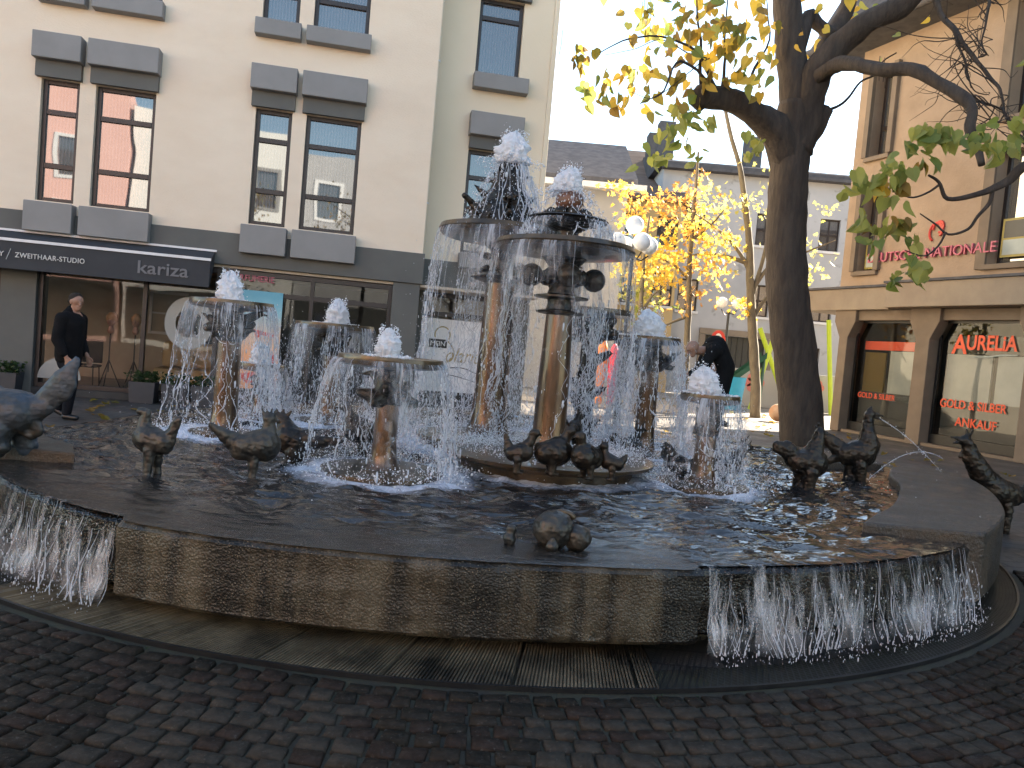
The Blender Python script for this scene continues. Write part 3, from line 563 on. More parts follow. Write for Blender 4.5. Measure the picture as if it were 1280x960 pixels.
for (z0,z1) in ((3.26,5.28),(6.72,8.2),(9.9,11.5)):
    window(LB,SW[0],SW[1],z0,z1,.94, bars=(.30,.74) if z0<4 else (.76,))
    b = MB(); b.box(SW[0]-.03,SW[1]+.18,.63,.87,z0-.30,z0-.01); b.build('window_sill', M['grey_paint'], LB, bevel=.012)
    b = MB(); b.box(SW[0]-.03,SW[1]+.16,.61,.87,z1+.24,z1+.68); b.build('window_hood', M['grey_paint'], LB, bevel=.012)
    b = MB(); b.box(SW[0],SW[1]+.12,.74,.87,z1+.005,z1+.237); b.build('shutter_box', M['grey_dark'], LB)
# grey band and piers
b = MB(); b.box(-12,3.99,-.06,.2,2.5,3.06); b.box(3.99,6.26,.79,1.0,2.5,3.06); b.build('fascia_band', M['grey_dark'], LB, bevel=.01)
b = MB()
for x0,x1,y0,y1 in ((-3.0,-2.45,-.02,.5),(3.46,3.95,-.02,.5),(-12,-6.6,-.02,.5),(3.952,4.12,.82,1.2),(5.95,6.22,.82,1.2)): b = MB(); b.box(x0,x1,y0,y1,0,2.5); b.build('pier', M['grey_dark'], LB, bevel=.01)
b = MB(); b.box(-6.6,-3.0,-.01,.3,0,.12); b.box(-2.45,3.46,-.01,.3,0,.12); b.box(4.12,5.95,.83,1.1,0,.45); b.build('plinth', M['inside_dark'], LB)
# shop interiors (a real room behind the glass)
b = MB(); b.box(-12,6.2,4.2,4.3,0,2.5); b.box(-12,6.2,.5,4.2,-.002,.03); b.box(-12,6.2,.02,4.3,2.45,2.497); b.box(-12,6.2,11.9,12,0,13); b.box(-12,6.2,4.3,11.9,2.9,3.0); b.box(.49,.53,.2,4.2,.03,2.45); b.build('shop_room', M['inside'], LB)
b = MB(); b.box(.55,3.9,2.2,2.26,.03,2.4); b.build('shop_partition', M['inside_dark'], LB)
def shopfront(x0,x1,y,z0,z1,muls,tran=None,name='shopfront'):
    b = MB(); f=.07; b.box(x0,x1,y,y+.09,z1-.09,z1); b.box(x0,x1,y,y+.09,z0,z0+.08)
    for x in [x0,*muls,x1-f]: b.box(x,x+f,y-.005,y+.095,z0,z1)
    if tran: b.box(x0+f,x1-f,y-.002,y+.092,tran,tran+.09)
    o = b.build(name, M['frame'], LB, bevel=.005)
    MB().add([(x0+.03,y+.05,z0+.03),(x1-.03,y+.05,z0+.03),(x1-.03,y+.05,z1-.03),(x0+.03,y+.05,z1-.03)],[(0,1,2,3)]).build('pane', M['shopglass'], o)
    return o
shopfront(-2.45,.46,.08,.12,2.44,[-.80],name='shopfront')
shopfront(.56,3.46,.08,.12,2.44,[2.0],2.0)
shopfront(-6.6,-3.0,.08,.12,2.44,[-4.8])
shopfront(4.12,5.95,.93,.45,2.44,[],1.98)
# downpipe
b = MB(); b.tube([(3.99,-.02+.80,13),(3.99,.74,3.2),(3.99,.74,3.0),(3.99,.70,2.85),(3.93,.66,2.45),(3.90,.60,2.3),(3.90,.60,.0)], .045, 12)
b.build('downpipe', M['cream2'], LB, smooth=True)
b = MB(); b.lathe([(.055,0),(.055,.03)],14,(3.99,.745,4.1)); b.lathe([(.055,0),(.055,.03)],14,(3.99,.75,6.8)); b.build('pipe_clamp', M['white'], LB)
# awning
aw = thing('shop_awning', (0,0,0), 'dark grey shop awning with white stripes and hair studio lettering', 'awning'); aw.matrix_world = LB.matrix_world.copy()
aw.location = LB.location; aw.rotation_euler = LB.rotation_euler
b = MB(); x0,x1 = -6.9,.36
b.add([(x0,-.065,2.70),(x1,-.065,2.70),(x1,-.42,2.53),(x0,-.42,2.53)],[(3,2,1,0)]); b.add([(x0,-.425,2.50),(x1,-.425,2.50),(x1,-.44,2.06),(x0,-.44,2.06)],[(0,1,2,3)][::-1])
b.add([(x1,-.065,2.70),(x1,-.42,2.53),(x1,-.44,2.06),(x1,-.40,2.06),(x1,-.065,2.5)],[(0,1,2,3,4)]); b.add([(x0,-.40,2.06),(x1,-.40,2.06),(x1,-.065,2.48),(x0,-.065,2.48)],[(0,1,2,3)]); b.add([(x0,-.44,2.06),(x1,-.44,2.06),(x1,-.40,2.06),(x0,-.40,2.06)],[(0,1,2,3)])
b.build('awning_cloth', M['awning'], aw)
b = MB(); b.box(x0-.02,x1+.03,-.10,-.062,2.695,2.73); b.box(x0,x1+.01,-.445,-.415,2.505,2.55); b.build('white_rail', M['white'], aw)
text('lettering','ZWEITHAAR-STUDIO',.115,M['letter_light'],aw,(-2.63,-.452,2.25),off=.001,space=1.1,fit=1.04)
text('lettering','BEAUTY',.115,M['letter_light'],aw,(-3.26,-.452,2.25),off=.001,space=1.1,fit=.46)
b = MB(); b.tube([(-2.76,-.446,2.20),(-2.70,-.442,2.38)],.005,5); b.build('lettering', M['letter_light'], aw)
text('lettering','kariza',.30,M['letter_grey'],aw,(-.79,-.452,2.19),off=.003,fit=.80)
# ================================================================== RIGHT BUILDING  (local x away along the street, local +y faces the square)
RB = thing('corner_building', (10.76,16.35,0), 'sandy rendered building with concrete canopy and gold dealer shop windows', 'building', rz=R(110.9))
def bigwin(x0,x1,z0,z1,y=-.3,bars=(.42,),vb=(.5,)): return window(RB,x0,x1,z0,z1,y,inward=-1,bars=bars,vbars=vb,pane='pane_warm',fr=.09)
UPW = [(4.38,5.02,4.32,6.35),(4.38,5.02,7.35,9.6),(-1.6,1.22,4.25,6.75),(-1.6,1.12,7.5,10.0),(-5.0,-2.4,4.25,6.75),(-5.0,-2.4,7.5,10.0)]
b = MB(); wall_holes(b,-14,5.55,3.9,10.4,UPW,0,.3,-1); b.add([(5.55,0,3.3),(5.55,-14,3.3),(5.55,-14,10.4),(5.55,0,10.4)],[(3,2,1,0)]); b.add([(-14,0,0),(-14,-14,0),(-14,-14,10.4),(-14,0,10.4)],[(0,1,2,3)])
b.build('wall', M['rendered'], RB)
for i,h in enumerate(UPW):
    bigwin(*h, bars=(.36,), vb=() if i<2 else (.5,))
    b = MB(); b.box(h[0]-.1,h[1]+.1,-.02,.10,h[2]-.12,h[2]-.004); b.build('window_sill', M['concrete'], RB, bevel=.01)
    if i < 2:
        b = MB(); b.box(h[0]-.16,h[0]-.005,-.25,.12,h[2]-.004,h[3]+.1); b.build('window_fin', M['concrete'], RB, bevel=.01); b = MB(); b.box(h[1]+.005,h[1]+.16,-.25,.12,h[2]-.004,h[3]+.1); b.build('window_fin', M['concrete'], RB, bevel=.01)
    else:
        b = MB(); b.box(h[0]-.02,h[0]+.0,-.3,.03,h[2],h[3]); b.build('window_fin', M['concrete'], RB); b = MB(); b.box(h[1]+.004,h[1]+.26,-.12,.06,h[2]-.1,h[3]+.1); b.build('window_fin', M['concrete'], RB, bevel=.01)
# canopy
b = MB(); b.box(3.70,6.85,-3,.12,3.28,3.86); b.build('canopy', M['concrete2'], RB, bevel=.02)
b = MB(); b.box(-14,3.60,-.4,.38,3.30,3.90); b.build('canopy', M['concrete2'], RB, bevel=.02)
b = MB(); b.box(-14,3.64,-.3,.43,3.902,3.96); b.box(3.66,6.9,-3,.17,3.862,3.92); b.build('canopy_flashing', M['slate'], RB)
# piers with haunches
for x0,x1 in ((-.55,.12),(2.36,2.92),(4.96,5.42),(-3.6,-3.0)):
    b = MB(); z = [(0,x0+.08,x1-.08),(2.55,x0+.08,x1-.08),(2.98,x0-.14,x1+.14),(3.30,x0-.14,x1+.14)]; vs=[]; 
    for zz,a,c in z: vs += [(a,-.42,zz),(c,-.42,zz),(c,.05,zz),(a,.05,zz)]
    b.add(vs,[(4*k+i,4*k+(i+1)%4,4*k+4+(i+1)%4,4*k+4+i) for k in range(3) for i in range(4)]+[(3,2,1,0),(12,13,14,15)]); b.build('pier', M['concrete'], RB, bevel=.015)
b = MB(); b.box(-14,5.3,-.40,-.05,3.02,3.28); b.box(-14,5.0,-.45,-.02,0,.07); b.build('lintel', M['concrete'], RB)
b = MB(); b.box(-14,5.2,-3.6,-3.5,0,3.3); b.box(-14,5.2,-3.5,-.5,.0,.02); b.box(-14,5.2,-3.5,-.5,3.2,3.25); b.box(2.55,2.65,-3.4,-.45,.0,3.2); b.box(5.15,5.25,-3.5,-.42,0,3.2); b.box(-3.3,-3.2,-3.5,-.45,0,3.2); b.build('shop_room', M['inside_dark'], RB)
for k,(x0,x1) in enumerate(((.06,2.42),(2.86,5.02),(-3.1,-.5))):
    b = MB(); f=.05; y0,y1=-.30,-.24; b.box(x0,x0+f,y0,y1,.08,3.02); b.box(x1-f,x1,y0,y1,.08,3.02); b.box(x0+f,x1-f,y0,y1,.08,.3); b.box(x0+f,x1-f,y0,y1,2.96,3.02)
    o = b.build('shop_window', M['black_metal'], RB)
    MB().add([(x0+.03,-.27,.1),(x1-.03,-.27,.1),(x1-.03,-.27,3.0),(x0+.03,-.27,3.0)],[(3,2,1,0)]).build('pane', M['shopglass'], o)
    b = MB(); b.box(x0+.06,x1-.06,-.55,-.5,.3,1.15); b.build('window_back_panel', M['panel_dark'], RB)
    if k == 0:
        b = MB(); b.box(.15,1.05,-.55,-.5,1.15,2.25); b.box(1.18,2.35,-.55,-.5,1.15,2.25); b.build('window_back_panel', M['panel_white'], RB)
        b = MB(); b.box(.1,2.4,-.56,-.51,2.27,2.68); b.build('window_back_panel', M['panel_dark'], RB)
    if k == 1:
        b = MB(); b.box(3.0,4.05,-.55,-.5,.95,2.25); b.build('window_back_panel', M['panel_white'], RB)
        b = MB(); b.box(2.92,4.95,-.57,-.52,2.27,2.5); b.build('window_back_panel', M['red'], RB)
        b = MB(); b.box(4.2,4.9,-.56,-.51,1.1,2.2); b.build('window_back_panel', M['leaf_olive'], RB)
# roof: mansard with overhanging eave
b = MB(); b.add([(-14.5,.95,10.30),(6.7,.95,10.30),(6.7,.95,10.45),(-14.5,.95,10.45),(-14.5,-1.4,15.5),(5.6,-1.4,15.5),(6.7,-14,10.45),(6.7,-14,10.3),(5.6,-10,15.5),(-14.5,-10,15.5),(-14.5,-14,10.3)],
      [(0,1,2,3)[::-1],(3,2,5,4)[::-1],(1,7,6,2)[::-1],(2,6,8,5)[::-1],(4,5,8,9)[::-1],(0,10,7,1)]); b.build('roof', M['slate'], RB)
b = MB(); b.tube([(-14.5,1.03,10.38),(6.75,1.03,10.38)], .09, 10); b.build('gutter', M['slate'], RB, smooth=True)
RY = R(180)
def rtext(s,size,mat,x,y,z,**kw): return text('lettering',s,size,mat,RB,(x,y,z),rot=(R(90),0,R(180)),**kw)
rtext('DEUTSCHE NATIONALE',.345,M['pinkletter'],4.62,.045,4.52,ext=.03,sx=.98)
rtext('A',.62,M['red'],2.03,-.235,2.26,sx=.9,off=.012); rtext('URELiA',.47,M['red'],1.68,-.235,2.36,sx=.82,off=.010)
rtext('GOLD & SILBER',.285,M['red'],2.2,-.235,.98,sx=.86,off=.004); rtext('ANKAUF',.285,M['red'],1.74,-.235,.58,sx=.92,off=.004)
b = MB(); pts = [(1.62-.12*i,-.232,2.16+.012*i+.010*math.sin(i*1.1)) for i in range(11)]; b.tube(pts,[.008+.012*math.sin(math.pi*i/10) for i in range(11)],6); b.build('swoosh', M['panel_white'], RB)
rtext('GOLD & SILBER',.2,M['red'],4.75,-.235,.98,sx=.9)
# logo over the sign: rounded drop of loops
b = MB()
for k in range(3):
    b.tube([(2.62+.17*math.cos(t)*(1-.2*k)-.05*k,.03,5.12+.22*math.sin(t)*(1-.2*k)+.06*k) for t in np.linspace(R(-60+k*60),R(200+k*40),14)],.028,6)
b.build('sign_emblem', M['redsign'], RB)
def framed(x,z,w_,h_):
    b = MB(); b.box(x,x+w_,-.20,-.185,z,z+h_); o = b.build('window_notice', M['gold'], RB); MB().box(x+.05,x+w_-.05,-.184,-.18,z+.05,z+h_*.45).build('notice_sheet', M['panel_white'], o)
    MB().box(x+.05,x+w_-.05,-.184,-.18,z+h_*.5,z+h_-.05).build('notice_sheet', M['panel_dark'], o)
framed(4.5,4.40,.45,.75); framed(.35,4.42,.72,.85); framed(-.6,4.42,.72,.85)
#@@FAR
# ================================================================== FAR BUILDINGS
def far_building(name, label, uvs, depth, z1, mat, roofm, wins, dep=10, rz=0, ridge=2.0, doors=()):
    """uvs: left and right pixel of the front at the given depth"""
    a = at(uvs[0],400,depth); c = at(uvs[1],400,depth); Lw = c.x-a.x
    t = thing(name,(a.x,depth,0),label,'building',rz=rz)
    b = MB(); hl = [w_ for w_ in wins]+[d for d in doors]; wall_holes(b,0,Lw,0,z1,hl,0,.25); b.add([(0,0,0),(0,dep,0),(0,dep,z1),(0,0,z1)],[(3,2,1,0)]); b.add([(Lw,0,0),(Lw,dep,0),(Lw,dep,z1),(Lw,0,z1)],[(0,1,2,3)]); b.build('wall', mat, t)
    b = MB(); b.add([(-.3,-.35,z1),(Lw+.3,-.35,z1),(Lw+.3,-.35,z1+.18),(-.3,-.35,z1+.18),(-.3,dep/2,z1+ridge),(Lw+.3,dep/2,z1+ridge),(-.3,dep,z1),(Lw+.3,dep,z1)],[(0,1,2,3),(3,2,5,4),(4,5,7,6),(0,3,4,6),(1,7,5,2),(0,6,7,1)]); b.build('roof', roofm, t)
    for w_ in wins:
        window(t,*w_,.14,bars=(.5,) if w_[3]-w_[2]>1 else (),vbars=(.5,))
        b = MB(); b.box(w_[0]-.08,w_[1]+.08,-.08,.02,w_[2]-.12,w_[2]-.004); b.build('window_sill', M['white'], t)
    for d in doors:
        b = MB(); b.box(d[0],d[1],.18,.24,d[2],d[3]); k=d[0]+.2
        while k < d[1]-.1: b.box(k,k+.04,.14,.18,d[2],d[3]); k += .28
        b.build('door', M['panel_dark'], t)
    return t,Lw
W_ = lambda x,z,w_=.95,h_=1.5: (x,x+w_,z,z+h_)
t,lw = far_building('white_building','long off-white building with dark roofline beyond the playground',(812,1120),37,10.6,M['far_white'],M['slate'],
    [W_(x,z) for x in (1.2,4.6,7.6) for z in (3.95,7.3)]+[W_(x,7.3) for x in (10.2,)]+[W_(x,3.9) for x in (10.2,)]+[(6.9,8.2,1.0,2.7)],ridge=1.6,doors=[(2.7,5.6,.0,2.9),(9.2,11.0,.9,2.8)])
b = MB(); b.box(2.4,5.9,-.14,.02,2.92,3.2); b.box(2.4,2.68,-.14,.02,0,2.9); b.box(5.62,5.9,-.14,.02,0,2.9); b.build('door_surround', M['concrete2'], t)
b = MB(); b.box(-.1,lw,-.5,-.02,10.45,10.59); b.build('cornice', M['slate'], t)
MB().box(4.6,5.4,3,3.8,11,13.2).build('chimney', M['slate'], t); MB().box(.1,.9,3,3.8,11,13.6).build('chimney', M['slate'], t)
text('lettering','1830',.5,M['redsign'],t,(9.2,-.05,3.0))
t,lw = far_building('plain_building','beige gabled house with brown tiled roof between cream building and white building',(640,770),30,8.0,M['grey_wall'],M['slate'],[W_(x,z) for x in (1.6,) for z in (3.3,)],ridge=2.7,dep=9)
b = MB(); b.box(-.4,lw+.6,-.75,-.36,7.70,7.92); b.build('gutter', M['white'], t)
t,lw = far_building('tiled_roof_building','tall house showing only its brown tiled roof behind the fountain jets',(600,812),40,10.2,M['grey_wall'],M['tiles'],[],ridge=2.7,dep=7)
MB().box(8.0,8.9,1.5,2.4,10.6,13.4).build('chimney', M['slate'], t)
t,lw = far_building('cream_far_building','pale house behind the yellow trees with dark shop openings',(740,840),36,8.7,M['ochre_wall'],M['tiles'],[W_(x,z) for x in (.8,2.6) for z in (4.0,6.6)],ridge=2.2,dep=9,doors=[(.5,2.9,0,2.7)])
# backs of the square behind the camera (they light the scene and show in the window panes)
def back_row(name,label,x0,x1,y,z1,mat,trim):
    t = thing(name,(x0,y,0),label,'building'); hl=[]; x=1.0
    while x < x1-x0-1.6: hl += [(x,x+1.15,z,z+1.75) for z in (4.6,7.6,10.6) if z+1.9 < z1]; x += 2.35
    b = MB(); wall_holes(b,0,x1-x0,0,z1,hl,0,.25,-1); b.add([(0,0,z1),(x1-x0,0,z1),(x1-x0,-9,z1+2),(0,-9,z1+2)],[(0,1,2,3)]); b.add([(0,0,0),(0,-9,0),(0,-9,z1),(0,0,z1)],[(0,1,2,3)]); b.add([(x1-x0,0,0),(x1-x0,-9,0),(x1-x0,-9,z1),(x1-x0,0,z1)],[(3,2,1,0)]); b.build('wall',mat,t)
    b = MB(); b.box(.2,x1-x0-.2,.02,.06,.3,2.9); b.build('shop_window',M['panel_dark'],t)  # dark panel added to darken the ground floor in the shop glass reflections
    for h in hl:
        b = MB(); a,c,e,f = h; g_=.17; b.box(a-g_,a,-.02,.05,e-g_,f+g_); b.box(c,c+g_,-.02,.05,e-g_,f+g_); b.box(a,c,-.02,.05,f,f+g_); b.box(a,c,-.02,.05,e-g_,e)
        o = b.build('window',M[trim],t); MB().add([(a,-.1,e),(c,-.1,e),(c,-.1,f),(a,-.1,f)],[(3,2,1,0)]).build('pane',M['pane'],o)
back_row('pink_building','pink rendered house with white window surrounds behind the viewer',-20,-9.2,-13,12.5,M['pink_wall'],'white')
back_row('ochre_building','ochre house behind the viewer',-25,-20.1,-8,10,M['ochre_wall'],'white')
back_row('pale_building','pale grey house behind the viewer, between the pink and the tall grey one',-9.0,-1.2,-14,11.5,M['white_wall'],'grey_paint')
back_row('grey_house','tall mid grey house behind the viewer',-1.0,5.5,-15,11.0,M['grey_wall'],'white')
back_row('grey_building','low grey house behind the viewer',5.7,16,-14,8.0,M['grey_wall'],'white')
# ================================================================== TREES
def curve_pts(P, k=6): return catmull([tuple(p) for p in P], k, False)
def limb(b, P, r0_, r1_, n=9, k=5, wob=.25, jit=.0):
    pts = curve_pts(P,k); m_ = len(pts)
    if jit: pts = [p+Vector((noise.noise(p*2.3),noise.noise(p*2.3+Vector((9,0,0))),noise.noise(p*2.3+Vector((0,9,0)))))*jit for p in pts]
    b.tube(pts,[r0_+(r1_-r0_)*i/(m_-1) for i in range(m_)],n,wob); return pts
HEART = [(0,0),(.22,-.10),(.42,.08),(.47,.32),(.36,.60),(.18,.85),(0,1.08)]
def leaf(b, p, d, size, nrm=None):
    """a heart-shaped drooping leaf from stalk p in direction d, folded along its midrib"""
    d = Vector(d).normalized(); s = d.cross(nrm or Vector((random.gauss(0,1),random.gauss(0,1),random.gauss(0,.6)))); s = s.normalized() if s.length > .01 else d.orthogonal().normalized(); nn = s.cross(d)
    fold = random.uniform(.1,.95); bend = random.uniform(-.1,.45); q = lambda x,y: Vector(p)+(d*y+s*x+nn*(abs(x)*fold-bend*y*y))*size
    mid = [q(0,.05),q(0,.45),q(0,1.08)]
    Rr = [q(x,y) for x,y in HEART[1:-1]]; Ll = [q(-x,y) for x,y in HEART[1:-1]]
    b.add([mid[0],mid[1],mid[2]]+Rr+Ll,[(0,3,4,1),(1,4,5,6),(1,6,7,2),(0,1,9,8),(1,11,10,9),(1,2,12,11)])
def maple(b,p,d,size):
    d = Vector(d).normalized(); s = d.cross(Vector((random.gauss(0,1),random.gauss(0,1),random.gauss(0,1)))).normalized(); nn = s.cross(d)
    ang = (-90,-62,-38,-16,0,16,38,62,90); rad = (.35,.8,.45,.95,.6,.95,.45,.8,.35); rad = (.3,.75,.42,.9,.5,1.05,.5,.9,.42,.75,.3); ang = [-110+22*i for i in range(11)]
    P = [Vector(p)]+[Vector(p)+(d*math.cos(R(a))+s*math.sin(R(a))+nn*random.uniform(-.12,.12))*size*r_ for a,r_ in zip(ang,rad)]
    b.add(P,[(0,i,i+1) for i in range(1,11)])
def pod(b,p,l): b.tube([p,Vector(p)+Vector((random.uniform(-.02,.02),0,-l*.5)),Vector(p)+Vector((random.uniform(-.05,.05),0,-l))],.006,4)
# --- the big tree by the square
TY = 15.6
T0 = gp(1003,556); TY = T0.y
tree = thing('catalpa_tree',(T0.x,T0.y,0),'big dark-barked tree with pollarded limbs and large yellow-green leaves','tree')
P = lambda u,v,dy=0: at(u,v,TY+dy)-Vector((T0.x,T0.y,0))
b = MB()
tr = limb(b,[P(1005,575),P(1004,552),P(997,470),P(987,390),P(982,310),P(985,240),P(990,180),P(996,130)],.46,.36,18,5,.12)
b.v = [(x,y,max(z,-.05)) for x,y,z in b.v]
limb(b,[P(990,200),P(994,130),P(989,70),P(984,10),P(980,-60),P(985,-140)],.34,.24,14,5,.15)
limb(b,[P(985,205),P(970,165,-.2),P(948,145,-.4),P(915,127,-.7),P(872,121,-1.0)],.34,.20,12,4,.3)
b.ball(P(876,122,-1.0),.23,12,8,disp=.25)
limb(b,[P(996,190),P(1010,140,-.1),P(1020,95,-.3),P(1050,55,-.5),P(1085,28,-.8),P(1125,8,-1.0),P(1160,-25,-1.2)],.34,.17,12,5,.25)
limb(b,[P(1012,145,.2),P(1022,100,.3),P(1032,60,.4),P(1055,20,.6),P(1070,-30,.8)],.24,.14,10,4,.25)
limb(b,[P(1005,175),P(1024,150),P(1034,136)],.26,.14,10,3,.3)
limb(b,[P(998,60),P(1010,20,.3),P(1022,30,.4),P(1040,45,.3)],.16,.12,9,4,.3)
rb_ = limb(b,[P(1015,105,-.3),P(1040,84,-.8),P(1065,80,-1.3),P(1100,87,-1.9),P(1140,87,-2.5),P(1180,108,-3.0),P(1205,122,-3.3),P(1216,140,-3.5),P(1212,162,-3.6),P(1222,185,-3.7),P(1227,206,-3.8)],.15,.055,10,4,.35)
b.build('trunk', M['bark'], tree, smooth=True)
# branches: twigs
b = MB(); tw = []
def tg(pix, r_=.03, r2=.006, dy=None):
    b_ = MB(); pts = limb(b_,[P(*q) for q in pix],r_,r2,5,5,.2,jit=.05); tw.append(pts); b_.build('branch', M['bark'], tree, smooth=True); return pts
tg([(1032,140,.0),(1048,132,0),(1062,118,0),(1074,103,0),(1095,92,-.2),(1105,75,-.4),(1120,65,-.5)],.035,.012)
for q in ([(878,120,-1),(876,70,-1.1),(872,20,-1.2),(868,-40,-1.2)],[(902,122,-.8),(906,80,-.8),(905,40,-.7),(912,-20,-.7)],[(930,125,-.6),(940,90,-.6),(960,50,-.6),(958,0,-.5)],[(900,120,-.8),(880,80,-1.2),(860,55,-1.5),(800,45,-1.8),(750,65,-2.0)],[(905,118,-.8),(885,100,-1.2),(850,75,-1.6),(830,110,-1.9),(800,128,-2.0)]): tg(q,.04,.008)
tg([(885,75,-1),(855,65,-1),(825,50,-1),(790,62,-1.1),(757,67,-1.1)],.014,.004); tg([(888,75,-1),(862,90,-1.2),(840,108,-1.3),(815,122,-1.4),(785,118,-1.5)],.013,.004)
tg([(1165,-20,-1.3),(1180,20,-1.6),(1195,40,-1.9),(1215,70,-2.2),(1235,95,-2.5),(1252,112,-2.7),(1256,140,-2.8)],.06,.02)
tg([(1190,35,-1.9),(1200,60,-2),(1207,85,-2.1),(1212,110,-2.2)],.03,.012); tg([(1240,-20,-2),(1235,20,-2.2),(1228,50,-2.3),(1237,70,-2.4)],.03,.01)
tg([(1252,135,-2.8),(1265,160,-3),(1285,185,-3.1)],.03,.012); tg([(1256,140,-2.8),(1230,128,-2.9),(1205,122,-3.2)],.02,.01)
TWG = {}
for _ in range(80):                                  # fine bare twigs on the right
    wh = random.randrange(5); s_ = tw[-5+wh]; b = TWG.setdefault(wh, MB()); k = random.randrange(2,len(s_)-1); p0 = s_[k]; d = Vector((random.gauss(-.25,.5),random.gauss(0,.3),random.gauss(-.1,.45))); q=[p0]
    for i in range(5): d = d*.8+Vector((random.gauss(0,.22),random.gauss(0,.15),random.gauss(0,.22))); q.append(q[-1]+d*.32)
    limb(b,q,.012,.003,4,3,.2)
for wh,b in TWG.items(): b.build('fine_twigs', M['bark'], tree, smooth=True)
crown = {k:MB() for k in ('g','o','y')}
def cluster(u,v,dy,n,spread,size,mix=('o','g','y'),P_=None):
    c = (P_ or P)(u,v,dy)
    for _ in range(n):
        p = c+Vector((random.gauss(0,spread),random.gauss(0,spread),random.gauss(0,spread*.8))); d = Vector((random.gauss(0,.5),random.gauss(0,.5),-random.uniform(.3,1.3)))
        leaf(crown[random.choice(mix)],p,d,size*random.uniform(.65,1.2))
for u,v,n,sp,mx in [(735,58,6,.14,'oo'),(722,88,5,.14,'oo'),(745,110,9,.22,'oog'),(760,120,9,.22,'oogy'),(785,118,7,.2,'oy'),(800,98,6,.18,'goy'),(775,132,4,.1,'yo'),(830,40,9,.3,'goy'),(850,45,10,.3,'ogy'),(842,62,9,.3,'ogy'),(870,30,12,.4,'yyo'),(890,20,14,.4,'yyo'),(905,50,12,.35,'oyg'),(885,55,10,.3,'yo'),(865,60,6,.25,'oo'),(848,110,7,.2,'oo'),(855,95,4,.16,'o'),(838,130,7,.2,'go'),(852,140,5,.2,'g'),(868,145,7,.2,'g'),(878,155,5,.15,'g'),(900,90,10,.3,'oy'),(920,70,10,.35,'yog'),(935,45,12,.35,'yyo'),(950,20,14,.4,'yy'),(925,10,14,.45,'yy'),(925,90,8,.3,'ggo'),(938,95,6,.2,'gy'),(970,60,10,.3,'yy'),(960,85,5,.25,'yo'),
    (825,165,3,.14,'g'),(828,185,8,.22,'gg'),(815,195,5,.18,'g'),(846,188,7,.2,'go'),(868,178,3,.1,'g'),(932,180,5,.18,'g'),(948,175,3,.12,'g'),(975,105,4,.15,'y'),(1030,40,10,.35,'yy'),(1012,15,12,.4,'yy'),(1055,10,8,.35,'yy'),(1018,55,4,.2,'y'),(1090,10,4,.2,'g'),(1098,62,5,.14,'g'),(1050,75,3,.14,'g'),(1030,105,2,.1,'y'),(1160,25,3,.1,'y'),(860,10,12,.5,'yog'),(820,-10,14,.5,'og'),(900,-30,30,.8,'yyo'),(1000,-60,30,.8,'yyg'),(1100,-90,30,.8,'yg'),(830,70,5,.3,'g'),(815,20,5,.3,'go')]:
    cluster(u,v,(-1.2 if u < 955 else 1.1)+random.uniform(-.3,.3),int(n*1.05*(1 if u < 955 else .55)),sp*1.2,.225,tuple(mx))
for k,mn in (('g','leaf_green'),('o','leaf_olive'),('y','leaf_yellow')): crown[k].build('crown', M[mn], tree)
for u,v in [(803,12),(806,8),(810,14),(813,10),(815,18),(703,48),(1100,80),(1106,82),(1109,90)]:
    b = MB(); pod(b,P(u,v-10,-1.3),.45); b.build('seed_pod', M['bark'], tree)
# --- a second, off-frame tree on the right whose leafy branch hangs into view
T2Y = 10.4; o2 = Vector((8.9,10.6,0))
tree2 = thing('overhanging_tree',tuple(o2),'tree at the right edge with pale green leaves hanging before the shop sign','tree')
P2 = lambda u,v,dy=0: at(u,v,T2Y+dy)-o2
b = MB(); limb(b,[(0,0,-.02),(.05,0,1.5),(0,.1,3.4),(.2,0,5.2),(.1,.2,7.5)],.24,.12,12,5,.2)
e1 = P2(1285,205); limb(b,[(0,.1,3.6),(-.5,-.05,4.3),e1+Vector((.4,0,.1)),e1,P2(1262,226,.1),P2(1245,235,.1),P2(1222,243,.1),P2(1185,249,.2),P2(1172,228,.2),P2(1160,219,.2)],.09,.015,8,5,.3,jit=.02)
limb(b,[P2(1240,237,.1),P2(1236,255,.1),P2(1222,270,.1),P2(1210,286,.1),P2(1185,293,.1),P2(1170,280,.2),P2(1150,266,.2)],.03,.008,6,5,.3,jit=.02)
limb(b,[P2(1172,232,.2),P2(1160,240,.2),P2(1140,246,.2),P2(1122,245,.2),P2(1110,262,.2)],.018,.006,5,4,.3,jit=.02); limb(b,[P2(1182,290,.1),P2(1172,308,.1),P2(1155,320,.1),P2(1130,312,.1)],.018,.006,5,4,.3,jit=.02)
limb(b,[(0,.1,5.0),(-.6,-.2,5.6),(-1.3,-.3,5.8)],.07,.03,7,4,.3); limb(b,[(.1,.1,6),(.7,-.2,6.9),(1.4,-.3,7.4)],.07,.03,7,4,.3)
b.build('trunk', M['bark'], tree2, smooth=True)
crown = {k:MB() for k in ('g','o','y')}
